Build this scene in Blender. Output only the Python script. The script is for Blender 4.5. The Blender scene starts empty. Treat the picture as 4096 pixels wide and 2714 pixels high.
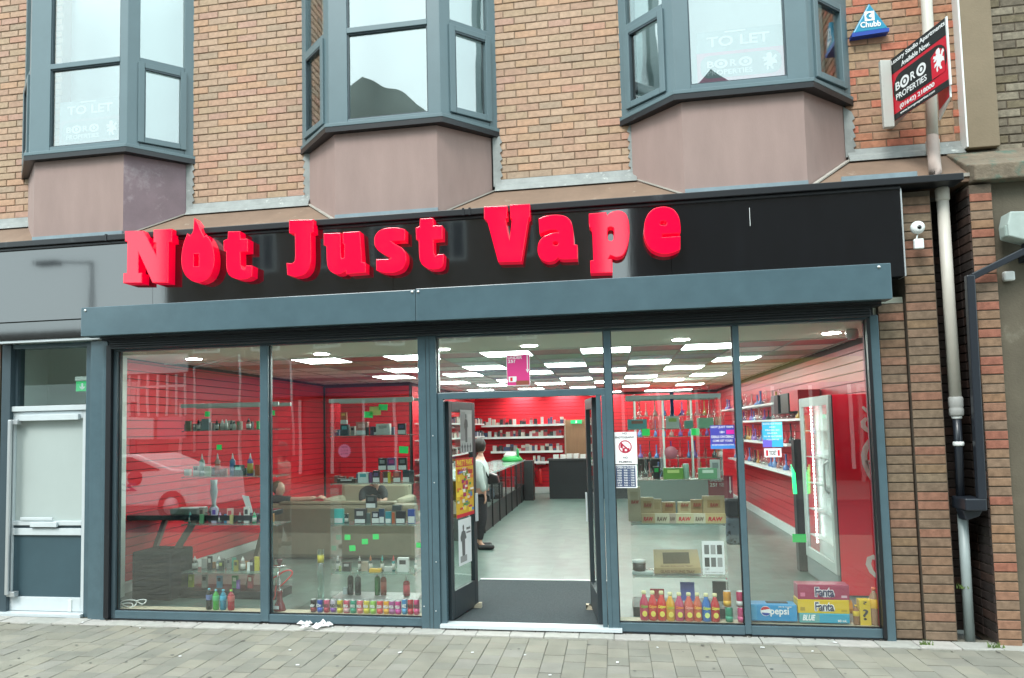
import bpy, bmesh, math, random
from mathutils import Vector, Matrix
R_ = math.radians
rnd = random.Random(7)
sc = bpy.context.scene
col = sc.collection

# ---------------------------------------------------------------- camera, sky, sun, exposure
YAW, PITCH, ROLL, FPX, CX, CY, DIST, EYE = R_(10.4567), R_(3.98595), R_(1.17168), 3123.47, 1870.65, 1501.83, 7.0805, 1.8
_f = Vector((-math.sin(YAW)*math.cos(PITCH), math.cos(YAW)*math.cos(PITCH), math.sin(PITCH)))
_r = Vector((math.cos(YAW), math.sin(YAW), 0)); _d = _f.cross(_r)
RIGHT = math.cos(ROLL)*_r + math.sin(ROLL)*_d
DOWN = -math.sin(ROLL)*_r + math.cos(ROLL)*_d
EYEP = Vector((0, -DIST, EYE))
cd = bpy.data.cameras.new('camera'); cam = bpy.data.objects.new('camera', cd); col.objects.link(cam)
cam.matrix_world = Matrix(((RIGHT.x, -DOWN.x, -_f.x, EYEP.x), (RIGHT.y, -DOWN.y, -_f.y, EYEP.y), (RIGHT.z, -DOWN.z, -_f.z, EYEP.z), (0, 0, 0, 1)))
cd.sensor_width = 36; cd.lens = 36*FPX/4096
cd.shift_x = (2048-CX)/4096; cd.shift_y = (CY-1357)/4096
cd.clip_start = .05; cd.clip_end = 500
sc.camera = cam

SUN_EL, SUN_AZ = R_(50), R_(202)
w = bpy.data.worlds.new('World'); sc.world = w; w.use_nodes = True
nt = w.node_tree; nt.nodes.clear()
sky = nt.nodes.new('ShaderNodeTexSky'); sky.sky_type = 'NISHITA'; sky.sun_disc = False
sky.sun_elevation = SUN_EL; sky.sun_rotation = SUN_AZ; sky.air_density = 1.5; sky.dust_density = 4; sky.ozone_density = 1
hs = nt.nodes.new('ShaderNodeHueSaturation'); hs.inputs['Saturation'].default_value = .18
mx = nt.nodes.new('ShaderNodeMixRGB'); mx.inputs[0].default_value = .78; mx.inputs[2].default_value = (12.8, 15.9, 16.4, 1)
bg = nt.nodes.new('ShaderNodeBackground'); bg.inputs['Strength'].default_value = .102
out = nt.nodes.new('ShaderNodeOutputWorld')
nt.links.new(sky.outputs[0], hs.inputs['Color']); nt.links.new(hs.outputs[0], mx.inputs[1])
nt.links.new(mx.outputs[0], bg.inputs['Color']); nt.links.new(bg.outputs[0], out.inputs['Surface'])
sl = bpy.data.lights.new('sun', 'SUN'); sl.energy = 1.5; sl.angle = R_(20); sl.color = (1, .97, .92)
so = bpy.data.objects.new('sun', sl); col.objects.link(so)
so.location = (0, -10, 20)
so.rotation_euler = Vector((math.sin(R_(22)), math.cos(R_(22)), -math.tan(SUN_EL))).to_track_quat('-Z', 'Y').to_euler()
vs = sc.view_settings; vs.view_transform = 'Standard'; vs.look = 'None'; vs.exposure = 0.84; vs.gamma = 1; vs.use_curve_mapping = False
sc.cycles.use_denoising = True
sc.cycles.max_bounces = 8; sc.cycles.transparent_max_bounces = 32; sc.cycles.caustics_reflective = False; sc.cycles.caustics_refractive = False
sc.cycles.sample_clamp_indirect = 4

# ---------------------------------------------------------------- helpers
def ray(u, v): return RIGHT*((u-CX)/FPX) + DOWN*((v-CY)/FPX) + _f
def F(u, v, Y=0):
    d = ray(u, v); return EYEP + d*((Y-EYEP.y)/d.y)
def G(u, v, z=0.03):
    d = ray(u, v); return EYEP + d*((z-EYEP.z)/d.z)
def FX(u, v, Y=0): return F(u, v, Y).x
def FZ(u, v, Y=0): return F(u, v, Y).z

class MB:
    def __init__(s): s.v = []; s.f = []; s.sm = []
    def add(s, vs, fs, smooth=False):
        n = len(s.v); s.v += [tuple(p) for p in vs]; s.f += [tuple(i+n for i in f) for f in fs]; s.sm += [smooth]*len(fs); return s
    def box(s, x0, x1, y0, y1, z0, z1):
        return s.add([(x0,y0,z0),(x1,y0,z0),(x1,y1,z0),(x0,y1,z0),(x0,y0,z1),(x1,y0,z1),(x1,y1,z1),(x0,y1,z1)],
                     [(0,1,5,4),(1,2,6,5),(2,3,7,6),(3,0,4,7),(4,5,6,7),(3,2,1,0)])
    def prism(s, pts, ext):          # pts: list of Vector (planar), ext: Vector
        n = len(pts); e = Vector(ext)
        return s.add([Vector(p) for p in pts]+[Vector(p)+e for p in pts],
                     [tuple(range(n))[::-1], tuple(range(n, 2*n))]+[(i, (i+1) % n, (i+1) % n+n, i+n) for i in range(n)])
    def bar(s, a, b, wdt, hgt, up=(0,0,1)):
        a = Vector(a); b = Vector(b); d = (b-a).normalized(); up = Vector(up)
        if abs(d.dot(up)) > .98: up = Vector((0,1,0))
        x = d.cross(up).normalized()*wdt/2; y = x.cross(d).normalized()*hgt/2
        return s.add([a-x-y,a+x-y,a+x+y,a-x+y,b-x-y,b+x-y,b+x+y,b-x+y], [(0,1,2,3),(7,6,5,4),(0,4,5,1),(1,5,6,2),(2,6,7,3),(3,7,4,0)])
    def obox(s, c, dx, dy, dz, rz=0):
        m = Matrix.Rotation(rz, 3, 'Z'); vs = []
        for k in (-1, 1):
            for q in ((-1,-1),(1,-1),(1,1),(-1,1)): vs.append(Vector(c)+m @ Vector((q[0]*dx/2, q[1]*dy/2, k*dz/2)))
        return s.add(vs, [(0,1,5,4),(1,2,6,5),(2,3,7,6),(3,0,4,7),(4,5,6,7),(3,2,1,0)])
    def lathe(s, prof, c=(0,0,0), n=16, axis='z', smooth=True):
        vs = []; fs = []; c = Vector(c)
        for r, z in prof:
            for i in range(n):
                a = 2*math.pi*i/n
                p = Vector((r*math.cos(a), r*math.sin(a), z))
                if axis == 'y': p = Vector((p.x, p.z, p.y))
                if axis == 'x': p = Vector((p.z, p.x, p.y))
                vs.append(c+p)
        for k in range(len(prof)-1):
            for i in range(n): fs.append((k*n+i, k*n+(i+1) % n, (k+1)*n+(i+1) % n, (k+1)*n+i))
        fs.append(tuple(range(n))[::-1]); fs.append(tuple(range((len(prof)-1)*n, len(prof)*n)))
        return s.add(vs, fs, smooth)
    def tube(s, path, r, n=8, smooth=True):
        path = [Vector(p) for p in path]; vs = []; fs = []; rr = r if isinstance(r, (list, tuple)) else [r]*len(path)
        up = Vector((0,0,1))
        for i, p in enumerate(path):
            d = (path[min(i+1, len(path)-1)]-path[max(i-1, 0)]).normalized()
            u = up if abs(d.dot(up)) < .9 else Vector((0,1,0))
            x = d.cross(u).normalized(); y = x.cross(d).normalized()
            for k in range(n):
                a = 2*math.pi*k/n; vs.append(p+x*rr[i]*math.cos(a)+y*rr[i]*math.sin(a))
        for i in range(len(path)-1):
            for k in range(n): fs.append((i*n+k, i*n+(k+1) % n, (i+1)*n+(k+1) % n, (i+1)*n+k))
        fs.append(tuple(range(n))[::-1]); fs.append(tuple(range((len(path)-1)*n, len(path)*n)))
        return s.add(vs, fs, smooth)
    def build(s, name, mat, parent=None, bevel=0, kind=None):
        me = bpy.data.meshes.new(name)
        off = world_loc(parent) if parent else Vector((0,0,0))
        me.from_pydata([tuple(Vector(p)-off) for p in s.v], [], s.f)
        me.polygons.foreach_set('use_smooth', s.sm); me.validate(); me.update()
        bm = bmesh.new(); bm.from_mesh(me); bmesh.ops.recalc_face_normals(bm, faces=bm.faces); bm.to_mesh(me); bm.free()
        me.materials.append(mat)
        o = bpy.data.objects.new(name, me); col.objects.link(o)
        if parent: o.parent = parent
        if kind: o['kind'] = kind
        if bevel:
            b = o.modifiers.new('bevel', 'BEVEL'); b.width = bevel; b.segments = 2; b.limit_method = 'ANGLE'
        return o
def world_loc(o):
    v = Vector(o.location)
    while o.parent: o = o.parent; v += Vector(o.location)
    return v
USED = {}
def tag(o, label, cat, group=None, kind=None):
    if label in USED: print('DUP LABEL', label)
    USED[label] = 1
    o['label'] = label; o['category'] = cat
    if group: o['group'] = group
    if kind: o['kind'] = kind
    return o
def thing(name, label, cat, loc=(0,0,0), group=None):
    o = bpy.data.objects.new(name, None); col.objects.link(o); o.location = Vector(loc); o.empty_display_size = .1
    return tag(o, label, cat, group)
def struct(o): o['kind'] = 'structure'; return o
def box(name, x0, x1, y0, y1, z0, z1, mat, parent=None, bevel=0): return MB().box(x0,x1,y0,y1,z0,z1).build(name, mat, parent, bevel)

_M = {}
def lin(c):
    if isinstance(c, str):
        c = [int(c[i:i+2], 16)/255 for i in (0, 2, 4)]
        return tuple((x/12.92 if x <= .04045 else ((x+.055)/1.055)**2.4) for x in c)
    return c
def M(name, c=(.5,.5,.5), rough=.6, metal=0, var=0, vs=8, bump=0, bs=60, spec=.5, emit=0, trans=0, coat=0, alpha=1, ecol=None, stretch=None, dirt=None, ior=None):
    if name in _M: return _M[name]
    m = bpy.data.materials.new(name); m.use_nodes = True; t = m.node_tree; b = t.nodes['Principled BSDF']
    c = lin(c); b.inputs['Base Color'].default_value = (*c, 1); b.inputs['Roughness'].default_value = rough; b.inputs['Metallic'].default_value = metal
    b.inputs['Specular IOR Level'].default_value = spec; b.inputs['Coat Weight'].default_value = coat; b.inputs['Alpha'].default_value = alpha
    b.inputs['Transmission Weight'].default_value = trans
    if ior: b.inputs['IOR'].default_value = ior
    if emit: b.inputs['Emission Color'].default_value = (*(lin(ecol) if ecol else c), 1); b.inputs['Emission Strength'].default_value = emit
    if var or bump or dirt:
        tc = t.nodes.new('ShaderNodeTexCoord'); mp = t.nodes.new('ShaderNodeMapping'); t.links.new(tc.outputs['Object'], mp.inputs[0])
        if stretch: mp.inputs['Scale'].default_value = stretch
        last = None
        if var:
            n = t.nodes.new('ShaderNodeTexNoise'); n.inputs['Scale'].default_value = vs; n.inputs['Detail'].default_value = 6; n.inputs['Roughness'].default_value = .65
            t.links.new(mp.outputs[0], n.inputs['Vector'])
            r = t.nodes.new('ShaderNodeMapRange'); r.inputs[1].default_value = .3; r.inputs[2].default_value = .7; r.inputs[3].default_value = 1-var; r.inputs[4].default_value = 1+var
            t.links.new(n.outputs[0], r.inputs[0])
            mu = t.nodes.new('ShaderNodeVectorMath'); mu.operation = 'SCALE'; mu.inputs[0].default_value = c; t.links.new(r.outputs[0], mu.inputs['Scale'])
            last = mu.outputs[0]
        if dirt:     # (colour, scale, threshold)
            n2 = t.nodes.new('ShaderNodeTexNoise'); n2.inputs['Scale'].default_value = dirt[1]; n2.inputs['Detail'].default_value = 8; n2.inputs['Roughness'].default_value = .7
            t.links.new(mp.outputs[0], n2.inputs['Vector'])
            r2 = t.nodes.new('ShaderNodeMapRange'); r2.inputs[1].default_value = dirt[2]; r2.inputs[2].default_value = dirt[2]+.12; t.links.new(n2.outputs[0], r2.inputs[0])
            mi = t.nodes.new('ShaderNodeMixRGB'); mi.inputs[1].default_value = (*c, 1); mi.inputs[2].default_value = (*lin(dirt[0]), 1); t.links.new(r2.outputs[0], mi.inputs[0])
            if last: t.links.new(last, mi.inputs[1])
            last = mi.outputs[0]
        if last: t.links.new(last, b.inputs['Base Color'])
        if bump:
            n3 = t.nodes.new('ShaderNodeTexNoise'); n3.inputs['Scale'].default_value = bs; n3.inputs['Detail'].default_value = 5
            t.links.new(mp.outputs[0], n3.inputs['Vector'])
            bu = t.nodes.new('ShaderNodeBump'); bu.inputs['Strength'].default_value = bump; bu.inputs['Distance'].default_value = .01
            t.links.new(n3.outputs[0], bu.inputs['Height']); t.links.new(bu.outputs[0], b.inputs['Normal'])
    _M[name] = m; return m
def Mrand(name, stops, rough=.8, var=.12, vs=30, bump=.3, bs=90, stretch=(1,1,1), spec=.3):
    """every object of this material takes one of the given colours, by its own random number"""
    if name in _M: return _M[name]
    m = M(name, (.5,.5,.5), rough, spec=spec, bump=bump, bs=bs, stretch=stretch); t = m.node_tree; b = t.nodes['Principled BSDF']
    oi = t.nodes.new('ShaderNodeObjectInfo'); cr = t.nodes.new('ShaderNodeValToRGB'); cr.color_ramp.interpolation = 'CONSTANT'
    el = cr.color_ramp.elements; n = len(stops)
    for i, c in enumerate(stops):
        e = el[i] if i < 2 else el.new(i/n)
        e.position = i/n; e.color = (*lin(c), 1)
    t.links.new(oi.outputs['Random'], cr.inputs[0])
    no = t.nodes.new('ShaderNodeTexNoise'); no.inputs['Scale'].default_value = vs; no.inputs['Detail'].default_value = 5
    ge = t.nodes.new('ShaderNodeNewGeometry'); t.links.new(ge.outputs['Position'], no.inputs['Vector'])
    r = t.nodes.new('ShaderNodeMapRange'); r.inputs[1].default_value = .3; r.inputs[2].default_value = .7; r.inputs[3].default_value = 1-var; r.inputs[4].default_value = 1+var
    t.links.new(no.outputs[0], r.inputs[0])
    mu = t.nodes.new('ShaderNodeVectorMath'); mu.operation = 'SCALE'; t.links.new(cr.outputs[0], mu.inputs[0]); t.links.new(r.outputs[0], mu.inputs['Scale'])
    t.links.new(mu.outputs[0], b.inputs['Base Color'])
    return m
def Mglass(name, tint=(.93,.97,.95), refl=.05, fres=1.5, rough=.0, wob=0):
    m = bpy.data.materials.new(name); m.use_nodes = True; t = m.node_tree; t.nodes.clear()
    o = t.nodes.new('ShaderNodeOutputMaterial'); mix = t.nodes.new('ShaderNodeMixShader'); tr = t.nodes.new('ShaderNodeBsdfTransparent'); gl = t.nodes.new('ShaderNodeBsdfGlossy')
    tr.inputs[0].default_value = (*tint, 1); gl.inputs[0].default_value = (1,1,1,1); gl.inputs['Roughness'].default_value = rough
    lw = t.nodes.new('ShaderNodeLayerWeight'); lw.inputs['Blend'].default_value = .5
    r0 = refl+((fres-1)/(fres+1))**2
    pw = t.nodes.new('ShaderNodeMath'); pw.operation = 'POWER'; pw.inputs[1].default_value = 5; t.links.new(lw.outputs['Facing'], pw.inputs[0])
    ad = t.nodes.new('ShaderNodeMath'); ad.operation = 'MULTIPLY_ADD'; ad.use_clamp = True; ad.inputs[1].default_value = 1-r0; ad.inputs[2].default_value = r0
    t.links.new(pw.outputs[0], ad.inputs[0]); t.links.new(ad.outputs[0], mix.inputs[0]); t.links.new(tr.outputs[0], mix.inputs[1]); t.links.new(gl.outputs[0], mix.inputs[2])
    t.links.new(mix.outputs[0], o.inputs[0])
    if wob:
        no = t.nodes.new('ShaderNodeTexNoise'); no.inputs['Scale'].default_value = 1.6; no.inputs['Detail'].default_value = 1
        ge = t.nodes.new('ShaderNodeNewGeometry'); t.links.new(ge.outputs['Position'], no.inputs['Vector'])
        bu = t.nodes.new('ShaderNodeBump'); bu.inputs['Strength'].default_value = wob; bu.inputs['Distance'].default_value = .05
        t.links.new(no.outputs[0], bu.inputs['Height']); t.links.new(bu.outputs[0], gl.inputs['Normal'])
    _M[name] = m; return m

# flat lettering and curve-cut shapes, laid in the frame (origin, ex, ey), extruded towards ex x ey
def curve_mesh(cu, fr, name, mat, parent, fit=None, smooth=False):
    ob = bpy.data.objects.new('tmp', cu); col.objects.link(ob)
    dg = bpy.context.evaluated_depsgraph_get(); me = bpy.data.meshes.new_from_object(ob.evaluated_get(dg))
    bpy.data.objects.remove(ob); bpy.data.curves.remove(cu)
    o0, ex, ey = (Vector(q) for q in fr); ez = ex.cross(ey).normalized()
    xs = [v.co.x for v in me.vertices] or [0, 1]; ys = [v.co.y for v in me.vertices] or [0, 1]
    kx = ky = 1; dx = dy = 0
    if fit:       # (width, height): the ink box is stretched to it, centred on the origin when given 'c'
        kx = fit[0]/(max(xs)-min(xs)); ky = fit[1]/(max(ys)-min(ys)); dx = -min(xs)*kx; dy = -min(ys)*ky
    off = world_loc(parent) if parent else Vector((0,0,0))
    for v in me.vertices:
        c = v.co.copy(); v.co = o0+ex*(c.x*kx+dx)+ey*(c.y*ky+dy)+ez*c.z-off
    me.name = name; me.materials.clear(); me.materials.append(mat)
    o = bpy.data.objects.new(name, me); col.objects.link(o)
    if parent: o.parent = parent
    return o
def txt(s, fr, w_, h_, mat, parent, name='lettering', thick=.0008, bold=0.0, shear=0):
    cu = bpy.data.curves.new('t', 'FONT'); cu.body = s; cu.size = 1; cu.resolution_u = 3; cu.offset = bold; cu.extrude = thick/1.0; cu.shear = shear; cu.space_line = .95
    cu.align_x = 'CENTER'
    return curve_mesh(cu, fr, name, mat, parent, (w_, h_))
def shape(loops, fr, thick, mat, parent, name='shape', bevel=0, fit=None):
    cu = bpy.data.curves.new('s', 'CURVE'); cu.dimensions = '2D'; cu.fill_mode = 'BOTH'; cu.extrude = max(thick/2-bevel, 0); cu.bevel_depth = bevel; cu.bevel_resolution = 2
    if bevel: cu.offset = -bevel
    for lp in loops:
        sp = cu.splines.new('POLY'); sp.points.add(len(lp)-1); sp.use_cyclic_u = True
        for p, q in zip(sp.points, lp): p.co = (q[0], q[1], 0, 1)
    return curve_mesh(cu, fr, name, mat, parent, fit)
def ell(cx, cy, rx, ry, n=24, a0=0, a1=360): return [(cx+rx*math.cos(R_(a0+(a1-a0)*i/n)), cy+ry*math.sin(R_(a0+(a1-a0)*i/n))) for i in range(n)]
def rrect(x0, y0, x1, y1, r, n=5):
    o = []
    for cx, cy, a in ((x1-r,y0+r,-90),(x1-r,y1-r,0),(x0+r,y1-r,90),(x0+r,y0+r,180)):
        o += [(cx+r*math.cos(R_(a+90*i/n)), cy+r*math.sin(R_(a+90*i/n))) for i in range(n+1)]
    return o
def front(x, z, Y): return ((x, Y, z), (1,0,0), (0,0,1))      # frame on a wall facing the street
EX, EZ = Vector((1,0,0)), Vector((0,0,1))
def instance(o, loc, parent=None, scale=None, name=None, rot=None):
    c = o.copy(); c.location = Vector(loc)-(world_loc(parent) if parent else Vector((0,0,0)))
    if scale: c.scale = scale
    if rot: c.rotation_euler = rot
    if parent: c.parent = parent
    col.objects.link(c); return c

# ---------------------------------------------------------------- materials
frame_m = M('blue_grey_powder_coat', (.070,.118,.142), .24, var=.10, vs=5, spec=.7, dirt=('7e888c', 18, .70), bump=.02, bs=4)
framed_m = M('dark_blue_grey_frame', (.045,.07,.085), .42, var=.08, vs=4)
upvc_m = M('blue_grey_window_profile', (.108,.165,.185), .35, var=.05, vs=4, spec=.6)
black_gloss = M('black_gloss_acrylic', (.006,.007,.009), .05, var=.2, vs=3, spec=1.0, ior=1.72, bump=.02, bs=2.2, stretch=(2.5,1,.5))
black_trim = M('black_trim', (.012,.013,.016), .35, dirt=('3a3d40', 5, .62))
white_m = M('white_painted_metal', (.56,.61,.63), .35, var=.04)
whiteplas = M('white_plastic', (.75,.77,.76), .4)
cream_m = M('cream_timber', (.52,.46,.34), .6, var=.12, vs=20, stretch=(1,8,8))
glass_shop = Mglass('shop_glass', (.965,.99,.98), .062, 1.42, wob=.015)
glass_up = Mglass('coated_window_glass', (.80,.86,.86), .16, 1.5, wob=.10)
glass_cab = Mglass('cabinet_glass', (.98,.992,.986), .0, 1.12)
glass_thin = Mglass('clear_glassware', (.86,.92,.9), .05, 1.45)
brick_buff = Mrand('buff_brick', ['b5957f','ba9a83','b39883','b69382','bc987e','b19880','ba927e','b59983','bb9e87','a9937f','b89680','b4967c','b0907c'], var=.12, vs=26)
brick_red = Mrand('weathered_red_brick', ['7a6453','7d6350','766554','836352','786856','7c6650','705d4e','876150','756353'], var=.22, vs=22)
brick_org = Mrand('orange_brick', ['8a6c57','8c6855','925f4f','866c57','826c5a','8b6c54','7e6a5a','905e4d'], var=.22, vs=22)
brick_dark = Mrand('dark_recess_brick', ['2c2422','332926','28221f','3a2a24'], var=.3, vs=20)  # deep brown-black tones for the recess back and the pillar's recess side
stone_m = Mrand('lichened_stone_brick', ['6f6658','7a7060','665d50','857c6c','6d6350'], var=.25, vs=26)
mortar_buff = M('brown_mortar', '86725f', .95, var=.15, vs=20, bump=.4)
mortar_dark = M('dark_mortar', '544a3f', .95, var=.2, vs=20, bump=.4)
lead_m = M('weathered_lead', '8b908e', .55, var=.2, vs=7, bump=.15, bs=20, dirt=('c9cdc8', 9, .6))
render_pink = M('pinkish_brown_render', '98827c', .85, var=.08, vs=6, bump=.15, bs=150, stretch=(1,1,.22), dirt=('83706e', 5.5, .70))
ledge_m = M('brown_ledge_render', '7c6656', .85, var=.12, vs=4, bump=.2, dirt=('a79b8e', 5, .63))
apron_stain = M('stained_mauve_render', '85747a', .85, var=.12, vs=4, bump=.3, bs=120, dirt=('9d9094', 3.2, .54))
pilaster_m = M('sandy_render', '827460', .9, var=.10, vs=3, bump=.2, bs=60, dirt=('776b5b', 3, .6))
conc_m = M('grey_brown_render', '5f584b', .9, var=.18, vs=3, bump=.25, bs=60, dirt=('7a7568', 3, .62))
moss_m = M('mossy_stone', '75695a', .95, var=.3, vs=6, bump=.8, bs=40, dirt=('55665a', 5, .50))
pipe_m = M('off_white_pipe', 'c6c0b6', .4, var=.06, vs=5)
pipeg_m = M('pale_grey_pipe', '8f9a9a', .4, var=.08, vs=5, dirt=('6c7270', 12, .66))
pipeb_m = M('black_pipe', (.018,.022,.03), .3)
red_slat = M('red_slatwall', (.56,.016,.028), .4, var=.05, vs=2, spec=.3)
red_slatR = M('pinkish_red_slatwall', (.54,.022,.035), .35)
groove_m = M('slatwall_groove', (.03,.01,.012), .6)
skirt_m = M('white_skirting', (.62,.66,.64), .5)
black_m = M('matt_black', (.012,.013,.014), .5)
blackg_m = M('satin_black', (.015,.016,.018), .25)
grey_metal = M('aluminium', (.55,.57,.58), .35, metal=.6)
chrome_m = M('chrome', (.7,.7,.7), .15, metal=1)
white_p = M('white_print', (.8,.8,.8), .6); black_p = M('black_print', (.01,.01,.01), .6); red_p = M('red_print', (.6,.01,.03), .5)
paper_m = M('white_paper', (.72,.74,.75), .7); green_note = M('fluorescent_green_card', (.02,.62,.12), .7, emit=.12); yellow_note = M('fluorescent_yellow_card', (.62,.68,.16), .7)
led_m = M('led_panel_diffuser', (1,1,1), .5, emit=12.5, ecol=(.88,1,.94)); down_m = M('downlight_lens', (1,1,1), .5, emit=55, ecol=(1,1,.95))
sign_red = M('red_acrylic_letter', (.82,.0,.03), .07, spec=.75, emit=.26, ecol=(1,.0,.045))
# ================================================================ GROUND
gm = M('street_ground', '6d6e68', .95, var=.15, vs=6)
struct(MB().add([(-60,-60,-.06),(60,-60,-.06),(60,60,-.06),(-60,60,-.06)], [(0,1,2,3)]).build('ground', gm))
road = struct(MB().box(-40,40,-13,-6.4,-.055,-.04).build('road', M('asphalt', (.05,.05,.052), .9, var=.15, vs=8, bump=.3)))
def island_mat(src):
    m = src.copy(); m.name = 'far_'+src.name; t = m.node_tree
    oi = [n for n in t.nodes if n.type == 'OBJECT_INFO'][0]; gi = t.nodes.new('ShaderNodeNewGeometry')
    for l in list(oi.outputs['Random'].links): t.links.new(gi.outputs['Random Per Island'], l.to_socket)
    return m
joint = M('sandy_joint', '7a796e', .95, var=.2, vs=30, bump=.4)
pav = struct(MB().box(-14,12,-6.4,.14,-.056,-.013).build('pavement', joint))
pav_m = Mrand('paving_block', ['827f75','868378','7e7c73','888479','817e73','898579','838077','7d7b72','85827a'], rough=.9, var=.13, vs=3.2, bump=.5, bs=70)
slab_m = Mrand('pale_kerb_slab', ['a9a7a1','aeaba5','a3a29c','aca8a3'], rough=.9, var=.10, vs=12, bump=.4, bs=60)
def paver(name, dx, dy, mat):
    h = .03; c = .003
    m = MB(); x, y = dx/2, dy/2
    m.add([(-x,-y,-h),(x,-y,-h),(x,y,-h),(-x,y,-h),(-x,-y,-c),(x,-y,-c),(x,y,-c),(-x,y,-c),(-x+c,-y+c,0),(x-c,-y+c,0),(x-c,y-c,0),(-x+c,y-c,0)],
          [(0,1,5,4),(1,2,6,5),(2,3,7,6),(3,0,4,7),(4,5,9,8),(5,6,10,9),(6,7,11,10),(7,4,8,11),(8,9,10,11)])
    o = m.build(name, mat); return o
slab = paver('slab', .294, .215, slab_m); pvs = [paver('paving_block',   .1615, L-.004, pav_m) for L in (.16,.2,.25)]
slab.parent = pav; 
x = -7.4; i = 0
while x < 3.4:
    o = slab if i == 0 else slab.copy()
    if i: col.objects.link(o)
    o.location = (x+rnd.uniform(-.002,.002), -.085, .001+rnd.uniform(-.003,.002)); o.parent = pav; o.rotation_euler = (rnd.uniform(-.006,.006), rnd.uniform(-.006,.006), 0); i += 1; x += .30
cnt = 0; rest = MB(); first = set()
for k in range(72):
    x = -7.9+k*.1655+.1; y = -.198-(k*.37 % 1)*.12; lim = -1.55 if x > -1 else -2.1
    lim = -1.35-.16*max(0, -x)*.55
    while y > -3.6:
        q = rnd.choice((0,1,1,2)); L = (.16,.2,.25)[q]
        yc = y-L/2
        if y > -.35 and yc < -.197-L/2+.02: pass
        if y > lim and cnt < 285 and -6.9 < x < 3.3:
            src = pvs[q]
            o = src if q not in first else src.copy()
            if q in first: col.objects.link(o)
            first.add(q); o.parent = pav
            o.location = (x, yc, rnd.uniform(-.004,.002)); o.rotation_euler = (rnd.uniform(-.012,.012), rnd.uniform(-.012,.012), 0); cnt += 1
        else:
            rest.box(x-.0807, x+.0807, y-L+.0025, y-.0025, -.03, rnd.uniform(-.004,.001))
        y -= L
o = rest.build('far_paving', island_mat(pav_m), pav, kind='stuff')

# ================================================================ OPPOSITE SIDE OF THE STREET (seen in the glass)
wallA = M('brown_brick_far', '62584e', .9, var=.15, vs=3); roofA = M('slate_far', '4a4d52', .8); whit = M('white_shopfront', 'c8cac8', .6); dkw = M('dark_far_window', (.015,.02,.025), .15)
def opp(name, label, x0, x1, h, mat, gable=None, wins=True, shop=None):
    t = thing(name, label, 'building', ((x0+x1)/2, -20, 0))
    box('wall', x0, x1, -30, -20, -.1, h, mat, t)
    if gable:
        gx0, gx1, gxa, gz = gable
        MB().prism([(gx0,-20.0,h),(gx1,-20.0,h),(gxa,-20.0,gz)], (0,-9.9,0)).build('roof', roofA if not wins else mat, t)
    if wins:
        z = 4.9
        while z < h-1.6:
            xx = x0+1.0
            while xx < x1-1.4:
                wf = box('window', xx, xx+1.1, -20.0, -19.94, z, z+1.5, whit, t)
                box('pane', xx+.08, xx+.5, -19.94, -19.93, z+.08, z+1.42, dkw, wf); box('pane', xx+.58, xx+1.02, -19.94, -19.93, z+.08, z+1.42, dkw, wf)
                xx += 2.4
            z += 2.9
    if shop:
        sf = box('shop_fascia', x0+.3, x1-.3, -20, -19.7, 3.1, 3.9, shop, t)
        wd = box('shop_window', x0+.5, x1-.5, -20, -19.9, .3, 3.0, dkw, t)
        xx = x0+.5
        while xx < x1-.4: box('mullion', xx, xx+.1, -19.9, -19.84, .3, 3.0, whit, wd); xx += 1.2
    return t
opp('far_shop', 'low white-fronted shop across the street with a long pale sign', -44, -17.5, 6.0, wallA, wins=False, shop=whit)
opp('far_gabled_building', 'tall brown gabled building across the street', -16.6, -.2, 12.6, wallA, gable=(-11.4,-4.9,-8.6,14.9), shop=M('purple_sign','4a3550',.6))
opp('far_low_shop', 'low brown shop filling the gap between the taller buildings across the street', -.2, 1.0, 6.0, wallA, wins=False, shop=M('green_sign','3c6a4c',.6))
opp('far_flat_building', 'tall dark flat-roofed building across the street with gridded white windows', 1.0, 16, 12.6, M('dark_brick_far','453d38',.9,var=.1), gable=(2.2,5.2,3.6,14.1), shop=M('yellow_sign','a08a3a',.6), wins=False)
t = thing('far_lattice_bay', 'white gridded bay window across the street', 'window', (9.5,-18.6,0))
for k in range(7): box('glazing_bar', 7.4+k*.95, 7.5+k*.95, -18.7, -18.6, .0, 2.95, M('pale_bars','8a8a88',.6), t)
for k in range(4): box('glazing_bar', 7.4, 13.2, -18.72, -18.62, .15+k*.9, .24+k*.9, M('pale_bars','8a8a88',.6), t)
t = thing('far_white_shopfront', 'white-framed shopfront with sign panels across the street, seen mirrored in the first window', 'shopfront', (-17,-19.4,0))
box('sign_panel', -18.4, -15.5, -19.5, -19.4, 4.15, 4.85, whit, t); box('sign_panel', -18.5, -16.9, -19.5, -19.4, 1.7, 2.5, whit, t); box('sign_panel', -16.7, -15.6, -19.5, -19.4, 1.7, 2.5, M('pinkish_sign','a8707c',.6), t)
for k in range(8): box('glazing_bar', -18.3+k*.38, -18.24+k*.38, -19.5, -19.42, 2.55, 4.1, whit, t)
box('rail', -18.3, -15.6, -19.51, -19.43, 3.6, 3.68, whit, t)
t = thing('far_arched_frame', 'pale arched frame across the street, seen mirrored in the second window', 'frame', (-11,-19.4,0))
MB().tube([(-12.6,-19.4,1.0),(-12.6,-19.4,4.0),(-12.3,-19.4,4.5),(-11.8,-19.4,4.6),(-11.4,-19.4,4.4),(-11.3,-19.4,1.0)], .045, 8).build('arch', whit, t)
MB().tube([(-15.2,-19.4,1.2),(-15.2,-19.4,4.3),(-13.4,-19.4,4.7),(-13.4,-19.4,1.2)], .05, 8).build('door_frame', whit, t)
t = thing('street_lamp', 'grey street lamp across the road with one side arm', 'street lamp', (-17.9,-17.5,0))
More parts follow.
